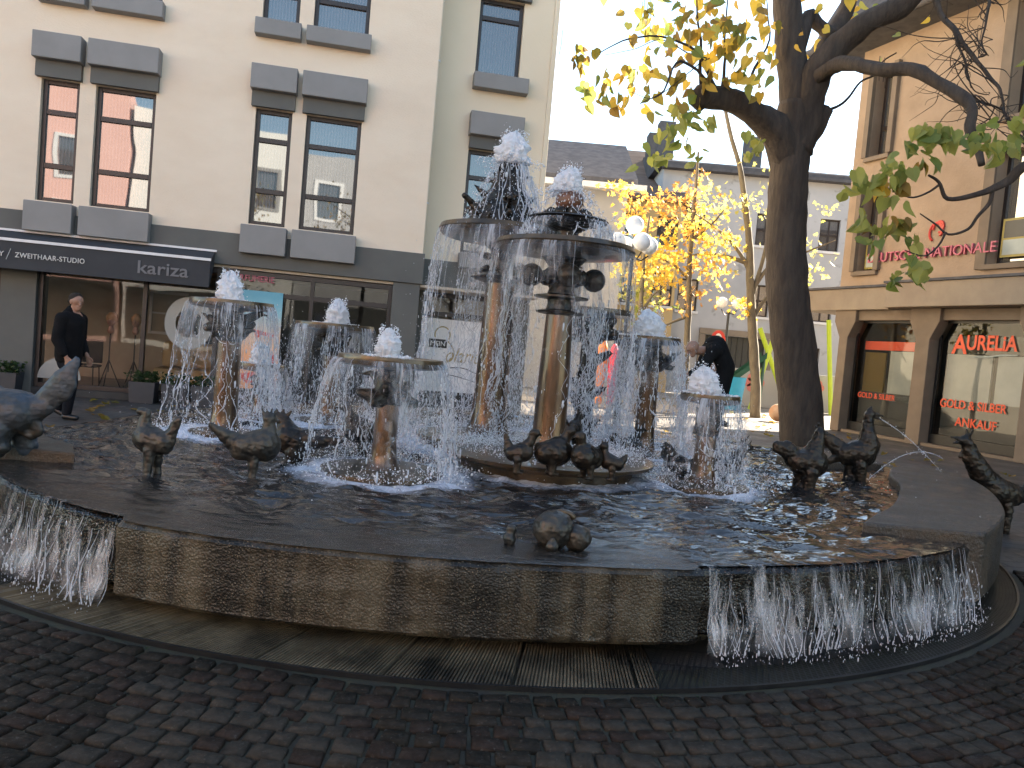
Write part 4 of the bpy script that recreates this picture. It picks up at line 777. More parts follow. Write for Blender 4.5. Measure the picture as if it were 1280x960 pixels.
for u,v,n,sp,mx in [(1150,158,3,.05,'g'),(1160,180,7,.09,'ggg'),(1180,165,6,.09,'gg'),(1195,168,6,.09,'g'),(1163,200,5,.08,'go'),(1172,165,4,.08,'g'),(1230,170,5,.09,'g'),(1245,172,6,.12,'gg'),(1262,170,6,.12,'gg'),(1275,175,5,.12,'g'),(1240,192,4,.08,'g'),(1210,172,4,.08,'g'),
    (1105,205,6,.10,'gg'),(1085,222,4,.08,'g'),(1095,230,5,.10,'gy'),(1115,215,5,.1,'g'),(1115,245,5,.09,'gg'),(1075,225,3,.08,'g'),(1130,220,4,.09,'go'),(1055,235,2,.05,'g'),
    (1090,270,6,.1,'gg'),(1100,285,7,.1,'go'),(1115,275,6,.1,'gg'),(1135,275,5,.09,'go'),(1140,300,4,.07,'g'),(1145,330,6,.07,'gg'),(1128,340,5,.07,'g'),(1118,350,3,.05,'g'),(1085,300,4,.08,'g'),(1150,345,3,.05,'g'),(1132,230,3,.06,'o')]:
    cluster(u,v,random.uniform(-.15,.3),n,sp*1.15,.205,tuple(mx),P2)
for _ in range(260):
    p = Vector((random.gauss(.4,1.2),random.gauss(.2,1.1),random.uniform(5.8,8.6)))
    if p.x > -.9: leaf(crown[random.choice('ggo')],p,(random.gauss(0,.5),random.gauss(0,.5),-1),.24)
for k,mn in (('g','leaf_green'),('o','leaf_olive'),('y','leaf_yellow')):
    if crown[k].v: crown[k].build('crown', M[mn], tree2)
# --- slim yellow trees round the playground
def slim_tree(label, u, vb, y, h_, r_, branches, clumps, leafk, lsize=.12):
    o = at(u,vb,y); o.z = 0; t = thing('yellow_tree',tuple(o),label,'tree',group='slim autumn trees behind the fountain'); Q = lambda u_,v_,dy=0: at(u_,v_,y+dy)-o
    b = MB(); 
    for i,br in enumerate(branches):
        pts = [Q(*q) for q in br]; 
        if i == 0: pts[0].z = -.05
        limb(b,pts,r_ if i==0 else r_*.45,r_*.3 if i==0 else .012,7,4,.2)
    b.build('trunk', M['bark_light'], t, smooth=True); mbs = {}
    for (u_,v_,n,sp,kk) in clumps:
        c = Q(u_,v_,random.uniform(-.8,.8))
        for _ in range(n):
            p = c+Vector((random.gauss(0,sp),random.gauss(0,sp),random.gauss(0,sp*.6))); maple(mbs.setdefault(random.choice(kk),MB()),p,(random.gauss(0,1),random.gauss(0,1),random.gauss(-.5,.6)),lsize*random.uniform(.7,1.25))
    for k,mb in mbs.items(): mb.build('crown', M[leafk[k]], t)
    return t
LK = dict(y='leaf_yellow',l='leaf_lemon',o='leaf_orange',g='leaf_green')
slim_tree('slim pale tree with forked trunk and sparse lemon leaves, left of the big dark trunk',945,512,24.0,8,.17,[[(945,515),(944,470),(941,420),(938,360),(937,310),(932,260),(925,210),(915,175),(905,130)],[(940,370),(955,320),(962,280),(975,230),(985,190)],[(938,340),(920,310),(895,285),(860,262)],[(938,330),(905,320),(870,318),(840,330)],[(942,360),(965,330),(1000,318),(1045,300)],[(940,400),(960,370),(985,360),(1040,372)]],
    [(880,240,60,.35,'l'),(900,262,70,.4,'ly'),(870,275,60,.35,'l'),(910,300,60,.35,'ly'),(930,250,30,.3,'l'),(958,262,30,.3,'l'),(890,320,50,.3,'ly'),(925,378,30,.2,'y'),(935,388,30,.18,'y'),(1000,345,30,.35,'l'),(1030,262,24,.3,'l'),(1040,330,20,.3,'l'),(1000,300,24,.35,'l'),(900,345,40,.35,'ly'),(960,215,12,.3,'l')],LK)
slim_tree('slim tree with dense golden crown beside the five-globe street lamp',862,500,22.0,8,.11,[[(857,500),(858,440),(861,380),(862,330),(866,280),(870,230),(873,190)],[(862,350),(840,330),(812,318)],[(861,395),(835,405),(805,420)],[(864,300),(890,280),(905,262)]],
    [(790,262,37,.30,'yo'),(800,280,80,.32,'yo'),(815,250,49,.3,'oo'),(840,262,68,.35,'oo'),(855,285,74,.35,'oy'),(825,310,80,.32,'yy'),(850,325,74,.32,'yy'),(800,340,55,.28,'yl'),(830,350,55,.3,'yy'),(875,300,49,.3,'oy'),(880,335,43,.3,'oy'),(858,240,37,.3,'o'),(900,325,37,.28,'yo'),(880,365,31,.3,'oo'),(850,380,24,.3,'o'),(775,240,37,.25,'yo'),(770,230,14,.2,'y'),(895,300,31,.3,'yl'),(870,225,18,.25,'oo')],LK,.13)
slim_tree('slim tree with olive and yellow leaves, lowest crown just right of the water jets',795,500,20.0,8,.09,[[(795,505),(797,450),(800,400),(803,350),(806,310),(812,270)],[(800,395),(815,370),(832,358)],[(799,410),(780,390),(772,372)]],
    [(800,345,50,.25,'yl'),(790,365,40,.22,'gl'),(815,375,40,.25,'gl'),(830,345,50,.22,'y'),(785,335,40,.2,'yl'),(800,395,24,.2,'g'),(810,330,50,.22,'yy')],LK)
for k,(x_,y_) in enumerate(((-4.5,-7.5),(1.5,-8.5),(5.5,-6.5))):
    t = thing('bare_tree',(x_,y_,0),'thinly leaved street tree behind the viewer','tree',group='trees behind the viewer'); b = MB(); limb(b,[(0,0,-.05),(.1,0,1.5),(0,.1,3.2),(.1,0,5),(0,0,7.5)],.16,.04,8,4,.2)
    lm = MB()
    for j in range(16):
        a = random.random()*6.28; z = random.uniform(2.6,6.5); l = random.uniform(1.2,2.6); d = Vector((math.cos(a),math.sin(a),random.uniform(.2,.9))); pts = limb(b,[Vector((0,0,z)),Vector((0,0,z))+d*l*.5+Vector((0,0,.1)),Vector((0,0,z))+d*l],.05,.01,5,3,.2)
        for q in range(34): maple(lm,pts[random.randrange(3,len(pts))]+Vector((random.gauss(0,.3),random.gauss(0,.3),random.gauss(0,.3))),(random.gauss(0,1),random.gauss(0,1),random.gauss(0,1)),.12)
    b.build('trunk',M['bark'],t,smooth=True); lm.build('crown',M['leaf_olive'],t)
# --- street lamps
def lamp(u,v,vb,y,n,r_,label):
    o = at(u,vb,y); o.z = 0; t = thing('street_lamp',tuple(o),label,'street lamp',group='globe street lamps'); top = at(u,v,y)-o
    b = MB(); b.lathe([(.09,0),(.09,.5),(.05,.6),(.045,top.z-.35),(.07,top.z-.33),(.03,top.z-.2)],12); b.build('pole', M['black_metal'], t, smooth='auto')
    for k in range(n):
        a = 2*math.pi*k/max(n-1,1)+.35 if n > 2 else math.pi*k; ctr = n > 2 and k == n-1
        e = Vector((0,0,top.z+.34)) if ctr else Vector((math.cos(a)*r_*2.0,math.sin(a)*r_*2.0,top.z-.05 if n>2 else top.z)); e = e if n > 2 else Vector((math.cos(a)*r_*1.35,0,top.z))
        b = MB(); b.tube([(0,0,top.z-.33),(e.x*.6,e.y*.6,top.z-.38),(e.x,e.y,e.z-r_-.03)],.018,6); ar = b.build('lamp_arm', M['black_metal'], t)
        MB().ball(e,r_,20,14).build('globe', M['globe'], t, smooth=True)
lamp(775,300,480,16.5,5,.19,'street lamp with five white glass globes beside the upper bowls of the fountain')
lamp(900,378,500,27,2,.20,'distant street lamp with two white globes left of the leaning yellow-green posts')
#@@OBJ
# ================================================================== FOUNTAIN TOWERS
def lumps(b, n, r_, z0, z1, s, seed, c=(0,0)):
    rd = random.Random(seed)
    for i in range(n):
        a = 2*math.pi*i/n+rd.uniform(-.2,.2); z = rd.uniform(z0,z1); x,y = r_*math.cos(a),r_*math.sin(a); p = Vector((c[0]+x,c[1]+y,z)); q = p+Vector((math.cos(a),math.sin(a),rd.uniform(-.4,.9)))*s*rd.uniform(.8,1.8)
        b.caps(p,s*rd.uniform(.7,1.0),q,s*rd.uniform(.3,.6)); 
        if rd.random() < .6: b.caps(q,s*.35,q+Vector((math.cos(a+.5),math.sin(a+.5),rd.uniform(-.5,.8)))*s,s*.12)
def tower(key, label, rc, base_z=.49, capital=(.14,8), base_r=.35, base_top=.515, name='fountain_column', colmat='bronze_col', lean=0):
    x,y,z,r = TW[key]; t = thing(name,(x,y,0),label,'fountain column',group='bronze fountain columns with bowls')
    b = MB(); b.lathe([(base_r*.8,.40),(base_r*.97,base_top-.035),(base_r,base_top-.03),(base_r,base_top),(base_r*.6,base_top+.004)],44,wob=.015); b.build('base_disc', M['bronze_rim'], t, smooth='auto')
    zc = z-.30
    b = MB(); H_=zc-base_top; prof = [(rc*1.55,base_top),(rc*1.3,base_top+.03),(rc*1.12,base_top+.10)]+[(rc*(1.08-.14*k/8)+.002*math.sin(k*2.3),base_top+.1+(H_-.1)*k/8) for k in range(1,9)]
    b.lathe(prof,28,wob=.05); b.build('column', M[colmat], t, smooth='auto')
    b = MB(); b.lathe([(rc*.7,zc-.04),(rc*1.15,zc+.02),(rc*.9,zc+.12),(rc*.8,zc+.2),(r*.5,z-.05)],24,wob=.08); b.caps((0,0,zc+.02),rc*1.25,(0,0,zc+.14),rc*1.15); lumps(b,capital[1],rc*1.15,zc-.02,zc+.15,capital[0]*.42,ord(key[0])); lumps(b,6,rc*1.2,zc-.03,zc+.10,capital[0]*.3,ord(key[0])+5); b.build('capital', M['bronze'], t, remesh=.009)
    b = MB(); b.lathe([(r*.28,z-.085),(r*.9,z-.066),(r*.985,z-.056),(r*1.01,z-.026),(r*.99,z+.006),(r*.93,z-.004),(r*.8,z-.012)],56,wob=.018); b.build('bowl', M['bronze_rim'], t, smooth='auto')
    return t
tD = tower('D','slim bronze column at the far left of the columns, carrying a flat bowl with a pointed white jet',.105,base_r=.30,capital=(.17,9))
tC = tower('Cc','leaning-looking bronze column behind, with flat bowl in front of the poster window',.10,base_r=.36)
tE = tower('E','short bronze column on its own round disc nearest the front left, flat bowl on dark knobbly capital',.085,base_r=.45,base_top=.52,capital=(.16,9))
tF = tower('F','bronze column right of the tall pair, with dark clawed capital below its small bowl',.10,base_r=.30,capital=(.2,9))
tG = tower('G','shortest bronze column at the right with a small brown bowl',.085,base_r=.38,base_top=.515,capital=(.08,5))
tI = tower('I','low column with small bowl hidden in spray behind the far left column',.06,base_r=.25,capital=(.1,6))
tH = tower('H','dark figured column half hidden behind the tall front column',.10,base_r=.32,colmat='bronze',capital=(.26,12))
b = MB(); lumps(b,9,.10,.7,1.7,.07,5); lumps(b,8,.12,.6,1.2,.07,6); b.build('figures', M['bronze'], tH, remesh=.014)
# front tall tower
x,y,z,r = TW['A']; tA = thing('fountain_column',(x,y,0),'tall front bronze column with wide bowl, ball-ended arms and smaller upper bowl under a stone cap','fountain column',group='bronze fountain columns with bowls')
b = MB(); b.lathe([(.72,.38),(.74,.55),(.86,.585),(.90,.60),(.905,.625),(.88,.632),(.3,.635)],90,wob=.01); b.build('base_disc', M['bronze_rim'], tA, smooth='auto')
b = MB(); b.lathe([(.175,.63),(.155,.68),(.142,.80),(.135,1.1),(.128,1.4),(.118,1.7),(.113,1.80)],36,wob=.03); b.build('column', M['bronze_col'], tA, smooth='auto')
b = MB(); b.lathe([(.113,1.80),(.20,1.815),(.205,1.83),(.12,1.85),(.11,1.90),(.115,1.93),(.23,1.945),(.23,1.96),(.12,1.98),(.10,2.05),(.12,2.2),(.18,2.27),(.3,2.33)],40); b.build('neck', M['bronze'], tA, smooth='auto')
b = MB()
for k in range(8):
    a = k*math.pi/4+.12; d = Vector((math.cos(a),math.sin(a),0)); L_ = .27 if k%2==0 else .17
    b.caps(Vector((0,0,2.11))+d*.05,.04,Vector((0,0,2.12))+d*(L_-.05),.035); b.ball(Vector((0,0,2.12))+d*L_,.098 if k%2==0 else .07,18,12)
b.build('ball_arms', M['bronze'], tA, smooth=True)
b = MB(); b.lathe([(.25,2.28),(.50,2.315),(.565,2.325),(.590,2.36),(.575,2.396),(.53,2.384),(.2,2.37)],80,wob=.015); b.build('bowl', M['bronze_rim'], tA, smooth='auto')
b = MB(); b.lathe([(.16,2.38),(.10,2.43),(.10,2.50),(.2,2.555),(.325,2.585),(.34,2.60),(.325,2.612),(.1,2.60)],56,wob=.02); b.build('upper_bowl', M['bronze'], tA, smooth='auto')
b = MB()
for k in range(9): a = k*.698; b.ball((.155*math.cos(a),.155*math.sin(a),2.645),.05,12,8)
b.lathe([(.09,2.60),(.085,2.72),(.12,2.74)],20); b.build('ball_ring', M['bronze'], tA, smooth=True)
b = MB(); b.lathe([(.09,2.70),(.115,2.735),(.12,2.78),(.10,2.82),(.085,2.835),(.02,2.84)],28,wob=.05); b.build('stone_cap', pm('cap_stone',(.20,.09,.05),(.12,.06,.04),scale=9,rough=.35,bump=.5,bscale=40), tA, smooth='auto')
# rear tall tower
x,y,z,r = TW['B']; tB = thing('fountain_column',(x,y,0),'tallest bronze column at the back with wide bowl under a spiky pyramid of little figures','fountain column',group='bronze fountain columns with bowls')
b = MB(); b.lathe([(.6,.4),(.66,.56),(.70,.58),(.70,.61),(.2,.62)],70,wob=.01); b.build('base_disc', M['bronze_rim'], tB, smooth='auto')
b = MB(); b.lathe([(.27,.60),(.215,.65),(.18,.75),(.168,.95),(.155,1.4),(.145,1.9),(.14,2.12)],36,wob=.04); b.build('column', M['bronze_col'], tB, smooth='auto')
b = MB(); b.lathe([(.14,2.10),(.26,2.13),(.30,2.15),(.26,2.165),(.10,2.19),(.09,2.30),(.12,2.42),(.3,2.54)],36); lumps(b,7,.16,2.2,2.36,.045,3); b.build('neck', M['bronze'], tB, remesh=.012)
b = MB(); b.lathe([(.25,2.48),(.54,2.52),(.615,2.54),(.642,2.58),(.624,2.622),(.57,2.608),(.2,2.6)],80,wob=.02); b.build('bowl', M['bronze_rim'], tB, smooth='auto')
b = MB(); b.lathe([(.40,2.605),(.36,2.68),(.30,2.82),(.24,2.84),(.22,2.95),(.17,3.02),(.15,3.12),(.11,3.22),(.09,3.30)],28,wob=.18)
lumps(b,14,.33,2.62,2.8,.05,11); lumps(b,11,.22,2.83,2.98,.045,12); lumps(b,8,.13,3.0,3.18,.035,13)
for k in range(5): a=2.3+k*1.25; b.caps((.28*math.cos(a),.28*math.sin(a),2.82-.02*k),.018,(.44*math.cos(a),.44*math.sin(a),2.92-.03*k),.03)
b.build('figure_pyramid', M['bronze'], tB, remesh=.012)
b = MB()
for k in range(9): a = k*.7; b.caps((.10*math.cos(a),.10*math.sin(a),3.14),.02,(.075*math.cos(a),.075*math.sin(a),3.33),.014)
b.build('crown_spikes', M['bronze'], tB, smooth=True)
# ================================================================== BIRD FIGURES  (facing local +x; side view x, z in metres)
def figure(name, loc, rz, sc, caps, label, mat='bronze', cat='bird statue', vox=.0075, parts=(), group='bronze birds of the fountain', xs=1.0):
    b = MB()
    for c in caps:
        p0,ra,p1,rb = c[:4]; fy = c[4] if len(c) > 4 else 1; ys = c[5] if len(c) > 5 else (0,0)
        b.caps((p0[0]*sc*xs,ys[0]*sc,p0[1]*sc),ra*sc,(p1[0]*sc*xs,ys[1]*sc,p1[1]*sc),rb*sc,fy,n=16)
    o = b.build(name, M[mat], None, remesh=max(vox*max(sc,.55),.0045)); o.location = loc; o.rotation_euler = (0,0,rz); tag(o,label,cat,group)
    tx_ = bpy.data.textures.get('dents') or bpy.data.textures.new('dents','CLOUDS'); tx_.noise_scale = .045; tx_.noise_depth = 3
    md = o.modifiers.new('d','DISPLACE'); md.texture = tx_; md.strength = (.016 if mat != 'bronze_blue_sheen' else .006)*sc; md.mid_level = .5; md.texture_coords = 'LOCAL'; return o
def bird(z_legs=.14, body=.11, neck=.16, lean=.05, tail=(.14,.17), tailr=.045, tfy=.3, comb=0, beak=.06, openb=False, wattle=False, legs=True, headr=.036, chest=.02, nr=.052):
    zb = z_legs+body*.85; c = [((-.07,zb),body*.8,(.06,zb+chest),body,.86)]
    tx,tz = tail; c += [((-.10,zb+.02),body*.62,(-.10-tx*.5,zb+tz*.55),body*.42,.55),((-.10-tx*.45,zb+tz*.5),body*.45,(-.10-tx,zb+tz),tailr,tfy)]
    c += [((-.06,zb-.01),body*.55,(.04,zb+.01),body*.72,1.25)]          # folded wings bulge
    hx,hz = .10+lean, zb+chest+body*.5+neck; c += [((.075,zb+chest+.03),body*.72,(.10+lean*.5,zb+chest+body*.5+neck*.45),nr,.9),((.10+lean*.5,zb+chest+body*.5+neck*.45),nr,(hx,hz),headr*.95,.9),((hx,hz),headr*1.1,(hx+.02,hz+.004),headr,.9)]
    if openb: c += [((hx+.03,hz+.008),.014,(hx+.03+beak,hz+.022),.006),((hx+.03,hz-.010),.012,(hx+.025+beak,hz-.018),.005)]
    else: c += [((hx+.03,hz),.017,(hx+.03+beak,hz-.008),.006)]
    if comb:
        for k in range(comb): q = -.03+.06*k/max(comb-1,1); c += [((hx+q,hz+headr*.7),.012,(hx+q*1.6,hz+headr+.035),.006,.6)]
    if wattle: c += [((hx+.03,hz-.02),.014,(hx+.03,hz-.06),.012,.5)]
    if legs:
        for s_ in (-1,1): c += [((0,zb-body*.5),.042,(.0,z_legs*.5),.028,1,(s_*.035,s_*.045)),((.0,z_legs*.5),.028,(-.005,0),.022,1,(s_*.045,s_*.05)),((-.02,.004),.018,(.06,.002),.012,1.3,(s_*.05,s_*.055))]
    return c
D_ = math.degrees
G48 = lambda u,v,z=.475: tuple(gp(u,v,z))
# large bird at the left edge: seen from behind, great raised tail
p = gp(28,563,.56)
figure('bird_statue',(p.x-.06,p.y,.563),R(172),1.0,[((-.02,.24),.15,(.16,.22),.17,.9),((-.10,.26),.11,(-.22,.30),.06,.6),((-.18,.30),.08,(-.33,.46),.095,.3),((-.31,.43),.10,(-.41,.61),.03,.3),((-.08,.24),.10,(-.16,.14),.05,.5),((.14,.26),.13,(.34,.42),.07),((.34,.42),.07,(.42,.44),.05),((.45,.44),.03,(.55,.42),.01),
    ((.0,.14),.09,(-.03,.0),.06,1,(-.07,-.08)),((.04,.14),.09,(.05,.0),.06,1,(.08,.08)),((-.06,.02),.04,(.10,.01),.03,1.3,(-.08,-.08)),((.0,.02),.04,(.12,.01),.03,1.3,(.08,.08)),((-.05,.16),.05,(-.13,.10),.03,1.2)],
    'large bronze bird at the left edge with raised fan tail and painted blue sheen','bronze_blue_sheen',vox=.009)
p = gp(190,595,.475)
figure('bird_statue',(p.x,p.y,.47),R(165),.98,bird(z_legs=.15,body=.095,neck=.12,lean=-.03,tail=(.07,.16),tailr=.03,tfy=.5,headr=.028,nr=.042,beak=.03)[:6]+bird(z_legs=.15,body=.095,neck=.12,lean=.0,headr=.028,nr=.042,beak=.03)[6:],'small bronze bird standing alone in the water at the left, tail raised like a spoon','bronze_grey')
p = gp(315,597,.475)
figure('bird_statue',(p.x,p.y,.47),R(20),1.0,bird(z_legs=.11,body=.115,neck=.12,lean=-.02,tail=(.18,.14),tailr=.02,tfy=.6,comb=4,headr=.034,beak=.05,wattle=True,nr=.048),'plump bronze hen with flat comb, left of its long-tailed neighbour','bronze_grey')
p = gp(368,580,.475)
figure('bird_statue',(p.x,p.y,.47),R(168),1.0,[((.0,.17),.11,(.06,.19),.12,.85),((-.06,.19),.085,(-.20,.19),.05,.7),((-.18,.19),.05,(-.36,.22),.025,.5),((.06,.22),.09,(.12,.33),.05),((.12,.33),.05,(.16,.345),.04),((.18,.34),.022,(.25,.31),.01),((.09,.36),.02,(.06,.40),.012,.5),((.13,.37),.018,(.12,.41),.01,.5),((.16,.37),.016,(.18,.405),.008,.5),
    ((.0,.1),.06,(.0,0),.03,1,(.04,.05)),((.0,.1),.06,(.0,0),.03,1,(-.04,-.05))],'bronze rooster with straight tail stretched to the right, beside the plump hen')
# a small one in the spray behind the short front column
p = gp(452,575,.475); figure('bird_statue',(p.x,p.y,.47),R(200),1.0,bird(neck=.12,comb=3),'bronze bird hidden in the spray just left of the short front column')
# on the round disc of the front tower
for (u,v,rz,sc,kw,lab) in [(646,590,-5,.80,dict(z_legs=.08,body=.085,neck=.12,lean=.06,tail=(.07,.15),tailr=.018,headr=.038,beak=.06,nr=.04),'leftmost bronze bird on the round disc, pointed tail up and head to the right'),
    (688,592,10,.85,dict(z_legs=.06,body=.12,neck=.10,lean=.07,tail=(.05,.04),tailr=.05,headr=.040,beak=.11,nr=.045,comb=2),'broad bronze bird with drooping bill right in front of the tall column'),
    (733,597,-150,.82,dict(z_legs=.06,body=.115,neck=.10,lean=.03,tail=(.05,.10),tailr=.018,headr=.042,beak=.08,nr=.042),'bronze bird with round swollen breast, third on the round disc'),
    (764,599,170,.68,dict(z_legs=.08,body=.085,neck=.10,lean=.03,tail=(.08,.10),tailr=.016,headr=.036,beak=.07,nr=.036,comb=3),'smallest bronze bird, rightmost on the round disc')]:
    p = gp(u,v,.63); figure('bird_statue',(p.x,p.y,.63),R(rz),sc*1.05,bird(**kw),lab,xs=.72)
p = gp(706,560,.63); figure('bird_statue',(p.x+.05,p.y,.63),R(60),.8,bird(z_legs=.1,body=.11,neck=.1,comb=3),'bronze bird with crest at the back right of the tall front column')
p = gp(785,568,.5); figure('bird_statue',(p.x,p.y,.47),R(12),1.0,[((-.10,.12),.09,(.04,.12),.10,.8),((-.12,.14),.09,(-.17,.20),.05,.6),((.04,.16),.07,(.10,.28),.03),((.10,.28),.032,(.13,.30),.028),((.14,.30),.014,(.19,.28),.006),((.09,.31),.010,(.05,.39),.006),((.12,.32),.010,(.15,.40),.006),((.05,.37),.008,(.01,.385),.005),((.15,.37),.008,(.19,.40),.005),((-.02,.08),.08,(-.02,0),.06,1)],'bronze bird with forked horn-like crest between the disc and the clawed column',cat='bird statue')
# round the shortest column
p = gp(850,602,.475); figure('bird_statue',(p.x,p.y,.47),R(150),.85,bird(z_legs=.08,body=.10,neck=.10),'dark bronze bird in the spray left of the shortest column')
p = gp(905,603,.475); figure('bird_statue',(p.x-.02,p.y,.47),R(-8),.95,bird(z_legs=.08,body=.10,neck=.11,lean=.08,tail=(.08,.10),comb=3,beak=.07)+[((.13,.40),.012,(.15,.47),.006),((.16,.40),.012,(.20,.46),.006)],'bronze bird with spiky crest and long bill right of the shortest column')
p = gp(835,585,.475); figure('bird_statue',(p.x,p.y,.47),R(100),.7,bird(z_legs=.08,neck=.06),'little round-headed bronze bird behind the shortest column')
# pebble-like cluster on the front rim
p = gp(690,684,.475)
figure('duck_statue',(p.x,p.y,.475),R(-95),1.0,[((0,.095),.098,(.02,.10),.10,1.1),((-.03,.13),.05,(-.02,.155),.03,1),((.03,.10),.05,(.08,.07),.03,.5),((-.02,.16),.03,(.04,.19),.016,.9)],'fat crouching bronze duck at the middle of the front rim','bronze_grey','duck statue',vox=.006,group='rounded bronze ducks on the front rim')
figure('duck_statue',(p.x+.12,p.y-.03,.475),R(-40),1.15,[((0,.055),.058,(.01,.062),.06,1.0)],'smooth bronze ball-shaped duckling at the right of the front group','bronze_grey','duck statue',vox=.006,group='rounded bronze ducks on the front rim')
figure('duck_statue',(p.x-.005,p.y-.105,.475),R(-95),1.0,[((0,.032),.034,(.01,.036),.034,1.0),((.0,.06),.016,(.015,.068),.014)],'smallest bronze duckling in front of the fat crouching duck','bronze_grey','duck statue',vox=.005,group='rounded bronze ducks on the front rim')
b_ = MB(); a_ = np.linspace(R(15),R(175),10); b_.tube([(.062*math.cos(t),0,.045*math.sin(t)) for t in a_],.016,10); o = b_.build('bronze_hoop', M['bronze_rim'], None, smooth=True); q = gp(700,636,.56); o.location=(q.x+.02,q.y-.1,.615); tag(o,'golden bronze hoop resting behind the fat crouching duck','ornament')
o.location = (p.x+.05,p.y+.10,.60)
q = gp(636,682,.475); figure('duck_statue',(q.x,q.y,.475),R(70),1.0,[((0,.03),.032,(.0,.035),.034,1),((.01,.062),.024,(.015,.085),.026),((.03,.088),.012,(.06,.092),.005)],'small bronze duckling sitting apart, left of the front group','bronze_grey','duck statue',vox=.005,group='rounded bronze ducks on the front rim')
# the two birds at the right of the pool and the one beyond the rim
p = gp(1003,610,.475)
figure('bird_statue',(p.x,p.y,.47),R(4),1.18,[((-.03,.20),.10,(.06,.20),.115,.85),((-.08,.22),.08,(-.15,.29),.065,.6),((-.13,.27),.065,(-.22,.30),.05,.5),((.05,.26),.085,(.08,.36),.05),((.08,.36),.05,(.085,.42),.038),((.085,.42),.04,(.09,.435),.036),((.11,.43),.016,(.16,.425),.008),((.08,.46),.016,(.075,.50),.014,.5),((.09,.39),.016,(.12,.35),.012,.5),((0,.14),.07,(-.01,0),.05,1,(.03,.035)),((.03,.14),.07,(.02,0),.05,1,(-.03,-.035)),((-.02,.01),.04,(.07,.005),.03,1.5)],'dark bronze hen with upright neck in the water in front of the big tree')
p = gp(1064,600,.475)
figure('bird_statue',(p.x,p.y,.47),R(-6),1.3,[((-.06,.20),.085,(.06,.22),.11,.8),((.06,.22),.10,(.10,.28),.085,.9),((-.09,.22),.075,(-.20,.30),.05,.5),((-.18,.28),.05,(-.30,.39),.012,.6),((-.12,.17),.045,(-.22,.10),.012,.6),((.09,.32),.075,(.08,.42),.045),((.08,.42),.044,(.075,.51),.034),((.075,.51),.036,(.09,.525),.034),((.11,.53),.013,(.18,.515),.007),((.11,.51),.012,(.17,.485),.006),((.07,.55),.012,(.09,.575),.01,.6),((0,.14),.055,(-.01,0),.04,1,(.03,.035)),((.04,.14),.055,(.06,0),.035,1,(-.03,-.035)),((-.02,.01),.03,(.08,.005),.02,1.5)],'tall bronze bird spouting water to the right in front of the concrete pier')
p = gp(1242,664,0); fz = .0
figure('bird_statue',(p.x,p.y,0),R(186),1.75,[((-.10,.23),.07,(.02,.25),.085,.85),((.02,.25),.08,(.12,.34),.065,.8),((.12,.34),.07,(.20,.44),.055,.8),((.20,.44),.055,(.235,.52),.038,.8),((.235,.52),.036,(.26,.535),.032),((.28,.545),.014,(.345,.55),.006),((.28,.525),.012,(.33,.515),.006),((.235,.56),.012,(.21,.60),.008,.5),((.25,.565),.012,(.25,.605),.006,.5),((.26,.47),.014,(.275,.435),.012,.5),
    ((-.11,.22),.035,(-.22,.25),.075,.35),((-.22,.25),.08,(-.36,.33),.06,.35),((-.05,.17),.03,(-.045,.0),.022,1,(.03,.04)),((.0,.17),.03,(.015,.0),.022,1,(-.03,-.04)),((-.07,.006),.018,(.06,.004),.012,1.4)],'bronze bird on the paving at the right edge, spouting a jet back into the basin')
# ================================================================== WATER IN THE AIR
def smooth_noise(n, k):                              # k random control values around a closed ring
    c = rng.random((n,k))*2-1; return c
def tubes_np(paths, rads, m_=5):
    V,F,o = [],[],0; an = np.arange(m_)*2*math.pi/m_
    for P_,rad in zip(paths,rads):
        K = len(P_); T = np.gradient(P_,axis=0); T /= np.linalg.norm(T,axis=1)[:,None]+1e-9
        A_ = np.cross(T,np.array([.3,.8,.1])); A_ /= np.linalg.norm(A_,axis=1)[:,None]+1e-9; B_ = np.cross(T,A_)
        q = P_[:,None,:]+rad[:,None,None]*(A_[:,None,:]*np.cos(an)[None,:,None]+B_[:,None,:]*np.sin(an)[None,:,None])
        V.append(q.reshape(-1,3)); idx = np.arange(K*m_).reshape(K,m_)+o; F.append(np.stack([idx[:-1],np.roll(idx[:-1],-1,1),np.roll(idx[1:],-1,1),idx[1:]],2).reshape(-1,4)); o += K*m_
    return np.concatenate(V),np.concatenate(F)
def NN(x,y,z): return noise.noise(Vector((x,y,z)))
